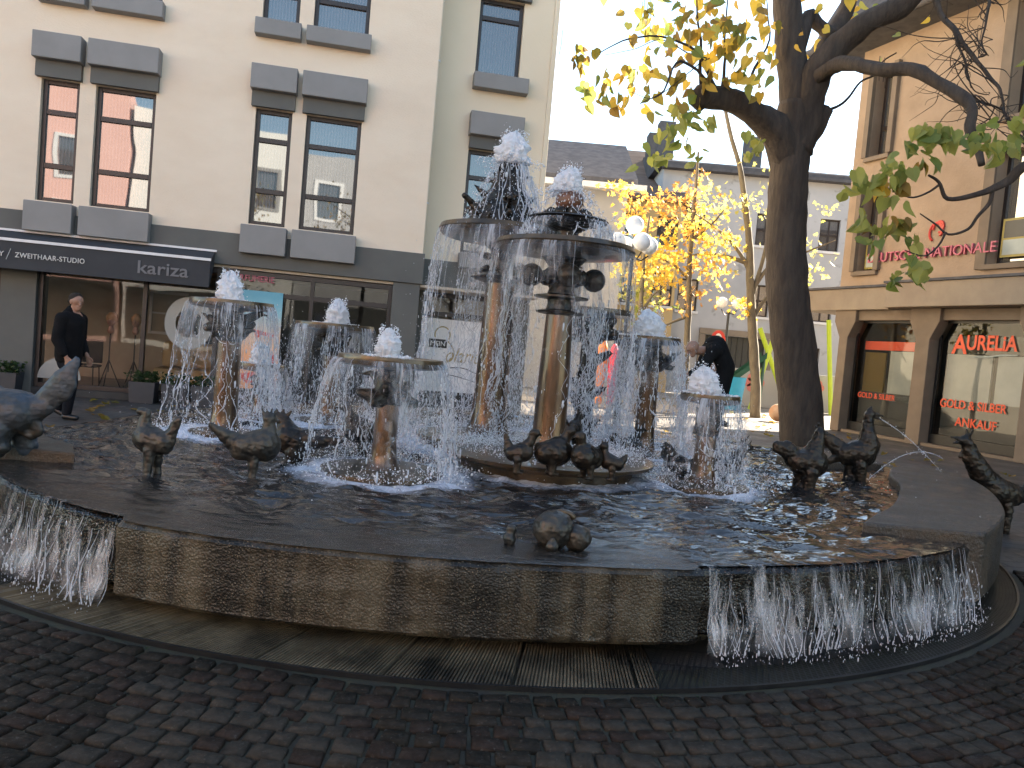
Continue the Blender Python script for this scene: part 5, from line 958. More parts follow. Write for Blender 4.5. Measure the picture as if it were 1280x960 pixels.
def curtain(key, x, y, r, z0, z1, label='', sheet=True, flare=.10, strands=46, drops=1500, fat=1.0, dropr=1.0, sd=None, front=1.0):
    hN = z0-z1; K = 44; sd = ord(key[0])*1.7+len(key)*9; kr = r/.4
    dens = lambda a: (front if math.cos(a+math.pi/2+.1) > .45 else 1)*max(.03,min(1,.40+2.0*NN(math.cos(a)*1.9+sd,math.sin(a)*1.9,sd)+.55*NN(a*5,sd,1)))
    th0 = []
    while len(th0) < strands:
        a = rng.random()*2*math.pi
        if rng.random() < dens(a): th0.append(a)
    th0 = sorted(th0); paths,rads = [],[]
    def pos(a,t,s_):
        A_ = t**1.15/kr*.9*(.5+hN*.5)
        th = a+A_*(.34*NN(math.cos(a)*2.2*kr+sd,math.sin(a)*2.2*kr,t*hN*2.6+s_*.8)+.30*NN(a*4*kr,t*hN*5.5+s_*3.1,sd)+.10*NN(a*9+s_*5,t*hN*16,sd))
        rr = r+.008+flare*math.sqrt(t)*(.55+.6*NN(math.cos(a)*1.4,math.sin(a)*1.4,sd+4)+.3)+.07*t*NN(a*5+s_,t*hN*5,sd+2)
        return (x+rr*math.cos(th),y+rr*math.sin(th),z0-.012-hN*t)
    keep = []
    for i,a in enumerate(th0):
        end = min(1,rng.uniform(.45,1.35)); st = 0 if rng.random() < .7 else rng.uniform(.05,.5); s_ = i%3
        tk = np.linspace(st,max(end,st+.2),K); P_ = np.array([pos(a,float(min(t,1)),s_) for t in tk]); bl = np.array([NN(i*3.7,float(t)*hN*14,1) for t in tk]); b2 = np.array([NN(i*3.7,float(t)*hN*45,7) for t in tk])
        rad = (.0013+.0085*np.maximum(0,bl+.05)*(.35+tk*.9)+.0035*np.maximum(0,b2)*(.2+tk))*fat*rng.uniform(.6,1.3); rad[-1] = .0004
        paths.append(P_); rads.append(rad); keep.append((a,s_))
    for _ in range(int(strands*2.6)):                  # lace: thin links from one strand to the next
        i = rng.integers(0,len(keep)); a,s_ = keep[i]; b_,s2 = keep[(i+rng.integers(1,4))%len(keep)]
        if abs(a-b_) > .55/kr: continue
        t = rng.uniform(.18,.9); p = np.array(pos(a,t,s_)); q = np.array(pos(b_,min(1,t+rng.uniform(.02,.10)),s2)); 
        if np.linalg.norm(p-q) > .13: continue
        k = np.linspace(0,1,8)[:,None]; paths.append(p+(q-p)*k+np.array([0,0,-.04])*np.sin(math.pi*k)*rng.uniform(-.3,1)); rads.append((.0016+.0026*np.abs(np.sin(np.linspace(0,1,8)*9+i)))*fat*rng.uniform(.5,1.1))
    so_ = np_mesh('falling_water',[tubes_np(paths,rads)],M['strand']); tag(so_,label,'water',kind='stuff')
    n = drops; idx = rng.integers(0,len(keep),n); t = rng.random(n)**.55; P_ = np.array([pos(keep[i][0]+rng.normal(0,.07)/kr,float(q),keep[i][1]) for i,q in zip(idx,t)])+rng.normal(0,.010,(n,3))*(1+2*t[:,None])
    ns = n; a2 = rng.random(ns)*2*math.pi; keepm = np.array([rng.random() < dens(q) for q in a2]); a2 = a2[keepm]; ns = len(a2); r2 = r+np.abs(rng.normal(0,.13,ns)); t2 = rng.random(ns)**.8; P2_ = np.stack([x+r2*np.cos(a2),y+r2*np.sin(a2),z0+.02-hN*t2],1)
    V1,F1 = drops_arr(np.concatenate([P_,P2_]),np.concatenate([rng.lognormal(-5.95,.5,n)*dropr,rng.lognormal(-6.15,.4,ns)*dropr]),np.concatenate([rng.uniform(1.5,6,n),rng.uniform(1,3.5,ns)]))
    np_mesh('water_drops',[(V1,F1)],M['drops'],so_)
    if sheet:
        for layer in range(2):
            na,nz_ = 150,44; th = np.linspace(0,2*math.pi,na+1); tz = np.linspace(0,1,nz_); V_ = np.array([[pos(a if k < na else 0,float(t),1+layer*1.0) for t in tz] for k,a in enumerate(th)]).reshape(-1,3)
            TH,TZ = np.meshgrid(th,tz,indexing='ij'); ix = np.arange((na+1)*nz_).reshape(na+1,nz_); F_ = np.stack([ix[:-1,:-1],ix[1:,:-1],ix[1:,1:],ix[:-1,1:]],2).reshape(-1,4)
            uv = np.stack([TH*r+layer*7.3+x,TZ*max(hN,.6)],2); np_mesh('water_film',[(V_,F_)],M['sheet'],so_,uv=uv.reshape(-1,2))
    return so_
curtain('D',-2.57,7.0,.36,1.68,.49,label='lacy water falling from the bowl of the far left column',strands=58,drops=1700,flare=.12,front=.45)
curtain('Cc',-2.01,8.6,.43,1.57,.49,label='lacy water falling from the bowl in front of the poster window',strands=64,drops=1500)
curtain('E',-.90,5.7,.385,1.335,.50,label='water falling from the bowl of the short front left column',strands=60,drops=1900,flare=.15,front=.45)
curtain('A',.35,6.6,.575,2.365,.63,label='water falling from the wide bowl of the tall front column',strands=80,drops=3200,flare=.12,front=.03)
curtain('A2',.35,6.6,.335,2.595,2.40,label='water falling from the small upper bowl of the tall front column',strands=50,drops=600,flare=.05)
curtain('B',-.20,7.6,.63,2.59,.60,label='water falling from the wide bowl of the tallest column at the back',strands=84,drops=3200,flare=.14,front=.25)
curtain('F',1.44,8.2,.29,1.72,.49,label='water falling from the small bowl on the clawed column',strands=64,drops=4200,flare=.20,fat=1.3)
curtain('G',1.64,6.4,.24,1.24,.50,label='water falling from the small brown bowl of the shortest column',strands=40,drops=1300,flare=.14)
curtain('I',-2.72,8.4,.24,1.07,.49,label='water falling from the low bowl behind the far left column',strands=44,drops=1200,flare=.10,fat=1.2)
curtain('H',.84,8.8,.45,1.99,.49,label='water falling round the dark figured column',strands=76,drops=2600,flare=.14)
def cascade(x,y,r0c,z0,r1c,z1,n,label):               # water running down the pyramid and the front basin's back
    V,F,o = [],[],0; K = 14
    for i in range(n):
        a = rng.random()*2*math.pi; t = np.linspace(0,1,K); rr = r0c+(r1c-r0c)*t**.8+.02*np.sin(t*14+i)+rng.normal(0,.012); zz = z0+(z1-z0)*t; th = a+.12*np.sin(t*6+i)*t; rad = (.0012+.0055*np.abs(np.sin(t*15+i*2))**2)*rng.uniform(.5,1.3)
        m_=5; an = np.arange(m_)*2*math.pi/m_; P_ = np.stack([x+rr*np.cos(th),y+rr*np.sin(th),zz],1)[:,None,:]+rad[:,None,None]*np.stack([np.cos(an)[None]*np.ones((K,1)),np.sin(an)[None]*np.ones((K,1)),np.zeros((K,m_))],2)
        V.append(P_.reshape(-1,3)); idx = np.arange(K*m_).reshape(K,m_)+o; F.append(np.stack([idx[:-1],np.roll(idx[:-1],-1,1),np.roll(idx[1:],-1,1),idx[1:]],2).reshape(-1,4)); o += K*m_
    s_ = np_mesh('falling_water',[(np.concatenate(V),np.concatenate(F))],M['strand']); tag(s_,label,'water',kind='stuff')
    m2 = n*22; t = rng.random(m2); a = rng.random(m2)*6.283; ro = r0c+(r1c-r0c)*t+np.abs(rng.normal(0,.035,m2)); V1,F1 = drops_arr(np.stack([x+ro*np.cos(a),y+ro*np.sin(a),z0+(z1-z0)*t+rng.normal(0,.02,m2)],1),rng.lognormal(-5.7,.45,m2),rng.uniform(1,2.4,m2)); np_mesh('water_drops',[(V1,F1)],M['drops'],s_)
cascade(-.2,7.6,.10,3.32,.42,2.62,60,'water running down the spiky pyramid of figures')
cascade(.35,6.6,.12,2.85,.30,2.61,26,'water running off the stone cap of the tall front column')
def jet(x,y,z,h_,r_,label,seed,lean=(0,0)):
    b = MB(); rd = random.Random(seed)
    na,nk = 56,40; vs = []
    for k in range(nk):
        t = k/(nk-1); base = r_*(1.0-.12*t-.75*max(0,t-.55)**1.3/.45**1.3*.9)*(math.sin(min(1,t*7+.45)*math.pi/2))
        if t > .96: base *= .4
        for i in range(na):
            a = 2*math.pi*i/na; d = Vector((math.cos(a)*1.5,math.sin(a)*1.5,t*2.4)); q = 1+.42*noise.fractal(d*1.8+Vector((seed*3,0,0)),.9,2.1,6)
            zt = t*h_*(1+.22*noise.noise(Vector((math.cos(a)*2.4+seed,math.sin(a)*2.4,1)))*t+.10*noise.noise(Vector((math.cos(a)*7+seed,math.sin(a)*7,1)))*t)
            jt = .006*noise.noise(Vector((math.cos(a)*14,math.sin(a)*14,t*16+seed)))
            vs.append((x+(base*q+jt)*math.cos(a)+lean[0]*t,y+(base*q+jt)*math.sin(a)+lean[1]*t,z+zt+jt))
    b.add(vs,[(k*na+i,k*na+(i+1)%na,(k+1)*na+(i+1)%na,(k+1)*na+i) for k in range(nk-1) for i in range(na)]+[tuple(range((nk-1)*na,nk*na))])
    o = b.build('foaming_jet', M['foam'], None, smooth=True); tag(o,label,'water jet',kind='stuff')
    n = 520; t = rng.random(n); a = rng.random(n)*6.283; ro = r_*(1-.45*t)*(1+np.abs(rng.normal(0,.22,n))); P_ = np.stack([x+ro*np.cos(a)+lean[0]*t,y+ro*np.sin(a)+lean[1]*t,z+h_*(t*1.05)+np.abs(rng.normal(0,.02,n))],1)
    V1,F1 = drops_arr(P_,rng.lognormal(-5.75,.45,n),rng.uniform(.8,1.5,n)); np_mesh('water_drops',[(V1,F1)],M['foam'],o)
    # flat foam where the jet spreads over the bowl
    n = 260; a = rng.random(n)*6.283; ro = r_*(1+rng.random(n)*1.2); V1,F1 = drops_arr(np.stack([x+ro*np.cos(a),y+ro*np.sin(a),np.full(n,z+.004)+rng.random(n)*.01],1),rng.lognormal(-5.3,.4,n),rng.uniform(.5,1,n)); np_mesh('water_drops',[(V1,F1)],M['foam'],o)
jet(-2.59,7.0,1.69,.25,.105,'pointed white foam jet on the far left bowl',3,(-.02,0))
jet(-2.0,8.6,1.58,.26,.115,'white foam jet on the bowl before the poster window',8,(.02,0))
jet(-.93,5.7,1.345,.20,.088,'rounded white foam jet on the short front left bowl',13)
jet(.30,6.6,2.82,.21,.115,'white foam jet splashing above the stone cap',21,(.05,0))
jet(-.20,7.6,3.25,.30,.155,'highest white foam jet on top of the pyramid of figures',34,(.03,0))
jet(1.41,8.2,1.73,.27,.15,'fluffy white foam jet on the clawed column',55,(-.03,0))
jet(1.60,6.4,1.25,.22,.12,'white foam jet spreading above the shortest column',61,(-.04,0))
jet(-2.74,8.4,1.08,.22,.10,'small white foam jet behind the far left column',70)
# spray thrown up where the water lands
parts = []
for k,(x,y,z,r) in TW.items():
    zb = .50 if k != 'A' else .64; n = 3200 if k in 'AB' else 1800
    a = rng.random(n)*6.283; ro = (r+.14)+rng.normal(0,.11,n); zz = zb+np.abs(rng.normal(0,.06,n)); parts.append(drops_arr(np.stack([x+ro*np.cos(a),y+ro*np.sin(a),zz],1),rng.lognormal(-5.95,.45,n),rng.uniform(.7,1.4,n)))
n = 4500; parts.append(drops_arr(np.stack([rng.normal(.2,1.2,n),rng.normal(8.2,1.0,n),.5+np.abs(rng.normal(0,.10,n))],1),rng.lognormal(-5.85,.4,n),rng.uniform(.7,1.4,n)))
n = 15000; parts.append(drops_arr(np.stack([rng.uniform(-1.7,2.4,n),rng.uniform(6.5,9.8,n),.49+np.abs(rng.normal(0,.045,n))],1),rng.lognormal(-5.7,.4,n),rng.uniform(.6,1.1,n)))
n = 5000; a = rng.random(n)*6.283; ro = np.sqrt(rng.uniform(.05,.7,n)); parts.append(drops_arr(np.stack([.35+ro*np.cos(a),6.6+np.abs(ro*np.sin(a)),.635+np.abs(rng.normal(0,.03,n))],1),rng.lognormal(-5.7,.4,n),rng.uniform(.6,1.1,n)))
tag(np_mesh('splash_spray',parts,M['foam']),'white spray bouncing up from the pool round the columns','spray',kind='stuff')
# thin arcs spouted by the birds
def arc(p0,p1,h_,label,r_=.005):
    p0=Vector(p0);p1=Vector(p1); K=22; b=MB(); b.tube([p0.lerp(p1,i/K)+Vector((0,0,h_*4*(i/K)*(1-i/K))) for i in range(K+1)],[r_*(1.1-.6*i/K)*(1+.4*math.sin(i*2.1)) for i in range(K+1)],6); o=b.build('water_arc',M['strand'],None,smooth=True); tag(o,label,'water jet',kind='stuff')
    n=46; t=rng.random(n)**.6; P_=np.array([list(p0.lerp(p1,float(q))+Vector((0,0,h_*4*float(q)*(1-float(q))))) for q in t])+rng.normal(0,.012,(n,3)); V1,F1=drops_arr(P_,rng.lognormal(-5.5,.3,n),rng.uniform(1,1.6,n)); np_mesh('water_drops',[(V1,F1)],M['drops'],o)
arc(at(1090,518,7.75),gp(1176,590,.57),.06,'thin water arc spouted by the tall bird at the right')
arc(at(1178,573,8.55),gp(1085,600,.50),.16,'thin water arc spouted by the bird at the right edge')
# water spilling over the rim at the left and the right
def rimfall(a0,a1,label,off,n,fade=0):
    na,nz_ = int(abs(a1-a0)*140),46; th = np.linspace(a0,a1,na); tz = np.linspace(0,1,nz_); TH,TZ = np.meshgrid(th,tz,indexing='ij'); RR = np.array([RO(a) for a in th])[:,None]+off
    o0 = None
    for layer in range(2):
        ph = rng.random()*6; rr = RR+.012*layer+.004+.13*TZ**1.1*(.7+.3*np.sin(TH*31+ph))+.015*TZ*np.sin(TH*83+TZ*5+ph)+.01*TZ*np.sin(TZ*17+TH*40)
        rr[:,0] -= .03; Z_ = .486-.43*np.maximum(TZ,0)**1.25
        V_ = np.stack([FC.x+rr*np.cos(TH),FC.y+rr*np.sin(TH),Z_],2).reshape(-1,3); idx = np.arange(na*nz_).reshape(na,nz_); F_ = np.stack([idx[:-1,:-1],idx[1:,:-1],idx[1:,1:],idx[:-1,1:]],2).reshape(-1,4)
        uv = np.stack([TH*4.5*1.0+layer*5.1,TZ*.42],2).reshape(-1,2); o = np_mesh('rim_waterfall' if layer==0 else 'water_film',[(V_,F_)],M['rimfall'],o0,uv=uv)
        if layer == 0: o0 = tag(o,label,'waterfall',kind='stuff')
    V,F,oo = [],[],0; K = 12
    for i in range(n):
        a = rng.uniform(a0,a1); cl = .5+1.3*NN(a*7,3.1,0); t = np.linspace(min(.8,max(0,rng.uniform(.05,.75)-.5*max(0,cl-.5))),1,K); r_ = RO(a)+off+.01+.13*t**1.1*(.75+.25*math.sin(a*31)); th_ = a+.010*np.sin(t*7+i)*t; rad = (.0006+.0040*np.abs(np.sin(t*11+i*1.7))*t**1.6)*rng.uniform(.5,1.5); th_ = th_+.004*(t-t[0])*rng.normal(); m_=4; an=np.arange(m_)*math.pi/2
        P_ = np.stack([FC.x+r_*np.cos(th_),FC.y+r_*np.sin(th_),.49-.44*t**1.25],1)[:,None,:]+rad[:,None,None]*np.stack([np.cos(an)[None]*np.ones((K,1)),np.sin(an)[None]*np.ones((K,1)),np.zeros((K,m_))],2)
        V.append(P_.reshape(-1,3)); idx = np.arange(K*m_).reshape(K,m_)+oo; F.append(np.stack([idx[:-1],np.roll(idx[:-1],-1,1),np.roll(idx[1:],-1,1),idx[1:]],2).reshape(-1,4)); oo += K*m_
    np_mesh('water_strands',[(np.concatenate(V),np.concatenate(F))],M['strand'],o0)
    m2 = n*16; a = rng.uniform(a0,a1,m2); t = rng.random(m2)**.35; RRr = np.interp((a+math.pi)%(2*math.pi)-math.pi,ta,tr_,period=2*math.pi); r_ = RRr+off+.02+.14*t+rng.normal(0,.02,m2)
    V1,F1 = drops_arr(np.stack([FC.x+r_*np.cos(a),FC.y+r_*np.sin(a),np.maximum(.49-.46*t+rng.normal(0,.012,m2),.03)],1),rng.lognormal(-6.4,.45,m2),rng.uniform(1,4.5,m2)); np_mesh('water_drops',[(V1,F1)],M['drops'],o0)
rimfall(R(-160),A0-.012,'white water spilling over the recessed rim at the left',-.03,100)
rimfall(A1+.012,A2-.03,'water spilling over the recessed rim at the right in white streaks',-.02,70)
# ================================================================== PEOPLE
def soft(name, caps, mat, parent, vox=.012, post=None):
    b = MB()
    for c in caps: b.caps(c[0],c[1],c[2],c[3],c[4] if len(c)>4 else 1,n=16)
    o = b.build(name, mat, parent, remesh=vox); return o
def hand(caps, w_, d, side):                         # palm, four fingers, thumb
    w_=Vector(w_); d=Vector(d).normalized(); s_ = Vector(side).normalized(); p = w_+d*.085; caps.append((w_,.026,p,.034,.6))
    for k,l in enumerate((.062,.072,.068,.052)):
        q = p+s_*(.033-.022*k); k1 = q+d*l*.55; k2 = k1+(d*.7+d.cross(s_)*.5)*l*.5; caps.append((q,.0105,k1,.0098)); caps.append((k1,.0098,k2,.0085))
    caps.append((w_+d*.02+s_*.02,.014,w_+d*.055+s_*.055,.011)); caps.append((w_+d*.055+s_*.055,.011,w_+d*.09+s_*.058,.009))
def head(caps, c, f, s_):                           # skull, jaw, nose, ears, brow; f forward, s_ side
    c=Vector(c); f=Vector(f).normalized(); s_=Vector(s_).normalized(); u=f.cross(s_)*-1
    if u.z < 0: u = -u
    caps.append((c-f*.02+u*.03,.088,c+f*.012+u*.025,.084,.86)); caps.append((c+f*.02-u*.03,.066,c+f*.045-u*.075,.040,.85))
    caps.append((c+f*.085+u*.012,.010,c+f*.105-u*.022,.015)); caps.append((c+f*.078-u*.052+s_*.014,.011,c+f*.078-u*.052-s_*.014,.011)); caps.append((c+f*.076+u*.03+s_*.03,.014,c+f*.076+u*.03-s_*.03,.014))
    for g_ in (1,-1): caps.append((c+s_*g_*.078+u*.02,.018,c+s_*g_*.08-u*.02,.012,.5))
pz = gp(83,524,0)
man = thing('person',(pz.x,pz.y,0),'man with short hair in black hooded jacket and dark trousers walking past the hair studio','person',rz=R(0))
sk_c = []; head(sk_c,(.05,-.01,1.585),(.80,-.55,-.05),(.55,.80,0)); sk_c += [((.0,.02,1.38),.062,(.03,.0,1.52),.056),((-.02,.02,.95),.12,(-.01,.02,1.36),.13,1.1),((-.01,.0,.9),.11,(.08,-.06,.5),.07),((.08,-.06,.5),.065,(.02,-.02,.10),.04),((-.02,.06,.9),.11,(-.10,.10,.5),.07),((-.10,.10,.5),.065,(-.20,.14,.12),.04),
    ((-.04,-.17,1.36),.05,(-.05,-.22,1.08),.04),((-.05,-.22,1.08),.04,(.08,-.24,.86),.028),((.0,.2,1.36),.05,(-.02,.25,1.08),.04),((-.02,.25,1.08),.04,(.10,.24,.86),.028)]
hand(sk_c,(.08,-.24,.86),(.35,0,-1),(.9,.1,.3)); hand(sk_c,(.10,.24,.86),(.35,0,-1),(.9,-.1,.3))
body = soft('body',sk_c,M['skin'],man,.0085)
soft('hair',[((.022,.005,1.635),.088,(.045,-.005,1.642),.080,.95),((-.005,.02,1.60),.076,(.0,.02,1.57),.06,1.1)],M['hair'],man,.009)
soft('jacket',[((-.02,.0,.86),.165,(-.02,.0,1.10),.17,1.15),((-.02,.0,1.10),.17,(-.02,.0,1.30),.175,1.2),((-.02,-.12,1.36),.10,(-.01,.15,1.37),.10),((-.03,.0,1.42),.10,(-.02,.01,1.47),.075,1.1),((-.05,.0,1.40),.09,(-.08,.03,1.30),.09,1.2),
    ((-.03,-.19,1.36),.085,(-.05,-.24,1.08),.072),((-.05,-.24,1.08),.07,(.05,-.25,.90),.055),((.0,.21,1.36),.085,(-.02,.27,1.08),.072),((-.02,.27,1.08),.07,(.06,.26,.90),.055)],M['black'],man,.013)
soft('trousers',[((-.02,.0,.86),.15,(-.01,.0,.78),.15,1.05),((-.01,-.05,.86),.11,(.08,-.07,.5),.078),((.08,-.07,.5),.078,(.02,-.04,.10),.062),((-.02,.07,.86),.11,(-.10,.10,.5),.078),((-.10,.10,.5),.078,(-.19,.14,.14),.062)],M['jeans'],man,.013)
soft('shoe',[((.0,-.04,.045),.045,(.16,-.05,.035),.036,1.1)],M['black_metal'],man,.01); soft('shoe',[((-.23,.14,.10),.045,(-.10,.14,.035),.038,1.1)],M['black_metal'],man,.01)
o_ = at(890,470,11.5)
man2 = thing('person',(o_.x,o_.y,0),'bald man in black jacket bending down behind the fountain','person',rz=0)
Q = lambda u,v,dy=0: at(u,v,11.5+dy)-Vector((o_.x,o_.y,0))
hc = Q(866,436,-.25); hp = Q(893,500); sh = Q(890,438,-.05); k1=[]
head(k1,hc,(-.8,-.15,-.55),(0,1,0)); k1 += [(hc+Vector((.08,.06,-.02)),.062,sh,.07),(sh,.13,hp,.13),(hp+Vector((0,-.1,0)),.1,Vector((hp.x+.02,-.1,.45)),.07),(Vector((hp.x+.02,-.1,.45)),.065,Vector((hp.x+.05,-.1,.08)),.045),(hp+Vector((0,.12,0)),.1,Vector((hp.x-.12,.12,.45)),.07),(Vector((hp.x-.12,.12,.45)),.065,Vector((hp.x-.05,.12,.08)),.045),
   (sh+Vector((0,-.2,-.02)),.05,sh+Vector((-.16,-.24,-.26)),.042),(sh+Vector((-.16,-.24,-.26)),.04,sh+Vector((-.38,-.22,-.38)),.03)]
hand(k1,sh+Vector((-.38,-.22,-.38)),(-.9,0,-.4),(0,.2,1))
soft('body',k1,M['skin'],man2,.0085)
soft('jacket',[(sh+Vector((0,-.13,0)),.135,sh+Vector((0,.15,0)),.135),(sh+Vector((.04,0,.06)),.17,Q(903,460),.18,1.2),(Q(903,460),.18,hp,.18,1.2),(sh+Vector((-.03,-.2,-.0)),.09,sh+Vector((-.16,-.25,-.26)),.075),(sh+Vector((-.16,-.25,-.26)),.072,sh+Vector((-.32,-.23,-.36)),.055),(sh+Vector((0,.22,0)),.09,sh+Vector((-.1,.26,-.28)),.075),(sh+Vector((-.1,.26,-.28)),.072,sh+Vector((-.2,.24,-.5)),.055)],M['black'],man2,.014)
soft('trousers',[(hp+Vector((0,-.08,0)),.13,Vector((hp.x+.02,-.1,.45)),.085),(Vector((hp.x+.02,-.1,.45)),.085,Vector((hp.x+.05,-.1,.12)),.065),(hp+Vector((0,.1,0)),.13,Vector((hp.x-.12,.12,.45)),.085),(Vector((hp.x-.12,.12,.45)),.085,Vector((hp.x-.05,.12,.12)),.065)],M['jeans'],man2,.014)
for yy,xx in ((-.1,.05),(.12,-.05)): soft('shoe',[(Vector((hp.x+xx+.05,yy,.045)),.045,Vector((hp.x+xx-.14,yy,.035)),.036,1.1)],M['black_metal'],man2,.01)
# ================================================================== SHOP THINGS (placed in the left building's frame)
def LBp(s_,y_,z_=0): a=R(11.2); return Vector((-5.72+s_*math.cos(a)-y_*math.sin(a), 13.59+s_*math.sin(a)+y_*math.cos(a), z_))
def planter(s_,lab,w_=.42,y_=-.20,plant=True):
    p = LBp(s_,y_); t = thing('planter',tuple(p),lab,'planter',rz=R(11.2),group='grey planters along the shopfront')
    b = MB(); b.add([(-w_/2+.02,-.14,0),(w_/2-.02,-.14,0),(w_/2-.02,.14,0),(-w_/2+.02,.14,0),(-w_/2,-.16,.36),(w_/2,-.16,.36),(w_/2,.16,.36),(-w_/2,.16,.36),(-w_/2+.02,-.14,.36),(w_/2-.02,-.14,.36),(w_/2-.02,.14,.36),(-w_/2+.02,.14,.36),(-w_/2+.02,-.14,.31),(w_/2-.02,-.14,.31),(w_/2-.02,.14,.31),(-w_/2+.02,.14,.31)],
        [(3,2,1,0),(0,1,5,4),(1,2,6,5),(2,3,7,6),(3,0,4,7),(4,5,9,8),(5,6,10,9),(6,7,11,10),(7,4,8,11),(8,9,13,12),(9,10,14,13),(10,11,15,14),(11,8,12,15),(12,13,14,15)]); b.build('pot', M['pot'], t)
    if plant:
        b = MB()
        for _ in range(150): q = Vector((random.uniform(-w_/2.2,w_/2.2),random.uniform(-.13,.13),.32)); e = q+Vector((random.gauss(0,.05),random.gauss(0,.04),random.uniform(.02,.20))); leaf(b,e,(random.gauss(0,1),random.gauss(0,1),random.uniform(-.3,1)),.055)
        tag(b.build('plant', M['leaf_plant'], t),kind='stuff')
planter(-.62,'grey planter with dark bushy plant beside the shop door'); planter(-.10,'grey planter with low dark plant under the circle-marked window'); planter(-2.75,'grey planter with dark leafy plant before the grey pier at the left edge',.4); planter(.36,'grey planter in the spray of the far left column',.38)
def wigstand(s_,y_,z_,lab):
    p = LBp(s_,y_,.03); t = thing('wig_stand',tuple(p),lab,'wig stand',rz=R(11.2),group='wig heads on tripods in the shop window'); b = MB(); b.tube([(0,0,z_*.35),(0,0,z_)],.012,8)
    for k in range(3): a = k*2.094+.5; b.tube([(0,0,z_*.55),(.26*math.cos(a),.26*math.sin(a),0)],.011,6)
    b.build('tripod', M['black_metal'], t); b = MB(); b.caps((0,0,z_+.02),.06,(0,0,z_+.07),.045); b.ball((0,0,z_+.2),.085,16,12,(.85,1,1.2)); b.caps((0,-.08,z_+.2),.015,(0,-.1,z_+.18),.012); b.build('wig_head', M['skin'], t, remesh=.01); b = MB(); b.ball((0,.015,z_+.24),.10,16,12,(.95,1,1.05),disp=.15); b.build('wig', pm('blond_hair_%d'%int(z_*100),(.36,.2,.09),(.3,.16,.07),scale=20,rough=.6), t, smooth=True)
wigstand(-1.42,.55,1.12,'brown wig on black tripod, the left one of two in the window'); wigstand(-1.02,.6,1.13,'blond wig on black tripod, next to the dark mullion')
# chair-like folding stand and mirror in the shop
p = LBp(-1.85,.7,.03); t = thing('salon_chair',tuple(p),'dark salon chair standing behind the walking man','chair',rz=R(11.2)); b=MB()
for x_,y_ in ((-.2,-.18),(.2,-.18),(-.2,.18),(.2,.18)): b.tube([(x_,y_,0),(x_*.9,y_*.9,.45)],.012,6)
b.build('leg',M['black_metal'],t); MB().box(-.22,.22,-.2,.2,.452,.50).build('seat',M['black'],t,bevel=.02); MB().box(-.22,.22,.18,.22,.52,.95).build('backrest',M['black'],t,bevel=.02)
p = LBp(-.05,2.2,1.35); t = thing('round_mirror',tuple(p),'round framed mirror on the wall inside the shop','mirror',rz=R(11.2)); b=MB(); A_=np.linspace(0,2*math.pi,33)[:-1]; pts=[(.30*math.cos(a),0,.30*math.sin(a)) for a in A_]+[(.30,0,0)]; b.tube(pts,.035,8); b.build('mirror_frame',M['black_metal'],t,smooth=True)
b=MB(); b.add([(.28*math.cos(a),.01,.28*math.sin(a)) for a in A_],[tuple(range(32))]); b.build('mirror_glass',M['pane'],t)
p = LBp(-1.3,4.1,0); t = thing('wall_window_frame',tuple(p),'white framed dark pane at the back of the hair studio','mirror',rz=R(11.2)); b=MB(); b.box(-.4,.4,0,.05,1.1,1.16); b.box(-.4,.4,0,.05,2.0,2.06); b.box(-.4,-.34,0,.05,1.16,2.0); b.box(.34,.4,0,.05,1.16,2.0); b.box(-.34,.34,0,.05,1.55,1.59); b.build('frame',M['white'],t)
# ochre seat shape standing in for the warm reflection in the second window
p = LBp(-.25,2.9,.03); t = thing('reflection_block',tuple(p),'ochre block standing in for a warm reflection in the circle-marked shop window','reflection_block',rz=R(11.2)); MB().box(-.9,.9,-.4,.4,.08,.42).build('seat',M['ochre_wall'],t,bevel=.05); MB().box(-.9,.9,.25,.5,.42,.95).build('backrest',M['ochre_wall'],t,bevel=.06)
# round window decal
p = LBp(-.05,.10,1.38); t_ = MB(); A_=np.linspace(0,2*math.pi,40)[:-1]; n39=len(A_)
t_.add([(q*math.cos(a),z_,q*math.sin(a)*1.15) for a in A_ for q,z_ in ((.40,0),(.22,0),(.22,.006),(.40,.006))],[(4*i+k,4*((i+1)%n39)+k,4*((i+1)%n39)+(k+1)%4,4*i+(k+1)%4) for i in range(n39) for k in range(4)])
o = t_.build('window_decal', pm('pale_decal',(.34,.33,.30),(.3,.3,.28),rough=.6), None); o.location=LBp(-.02,.065,1.42); o.rotation_euler=(0,0,R(11.2)); tag(o,'pale ring-shaped sticker on the hair studio window','sticker')
t_ = MB(); A2_=np.linspace(0,math.pi,24); t_.add([(.34*math.cos(a),0,.36*math.sin(a)) for a in A2_]+[(.34*math.cos(a),.006,.36*math.sin(a)) for a in A2_],[tuple(range(24)),tuple(reversed(range(24,48)))]); o=t_.build('window_decal',MATS['pale_decal'],None); o.location=LBp(-2.05,.065,.28); o.rotation_euler=(0,0,R(11.2)); tag(o,'pale half-round sticker low on the shop door glass','sticker')
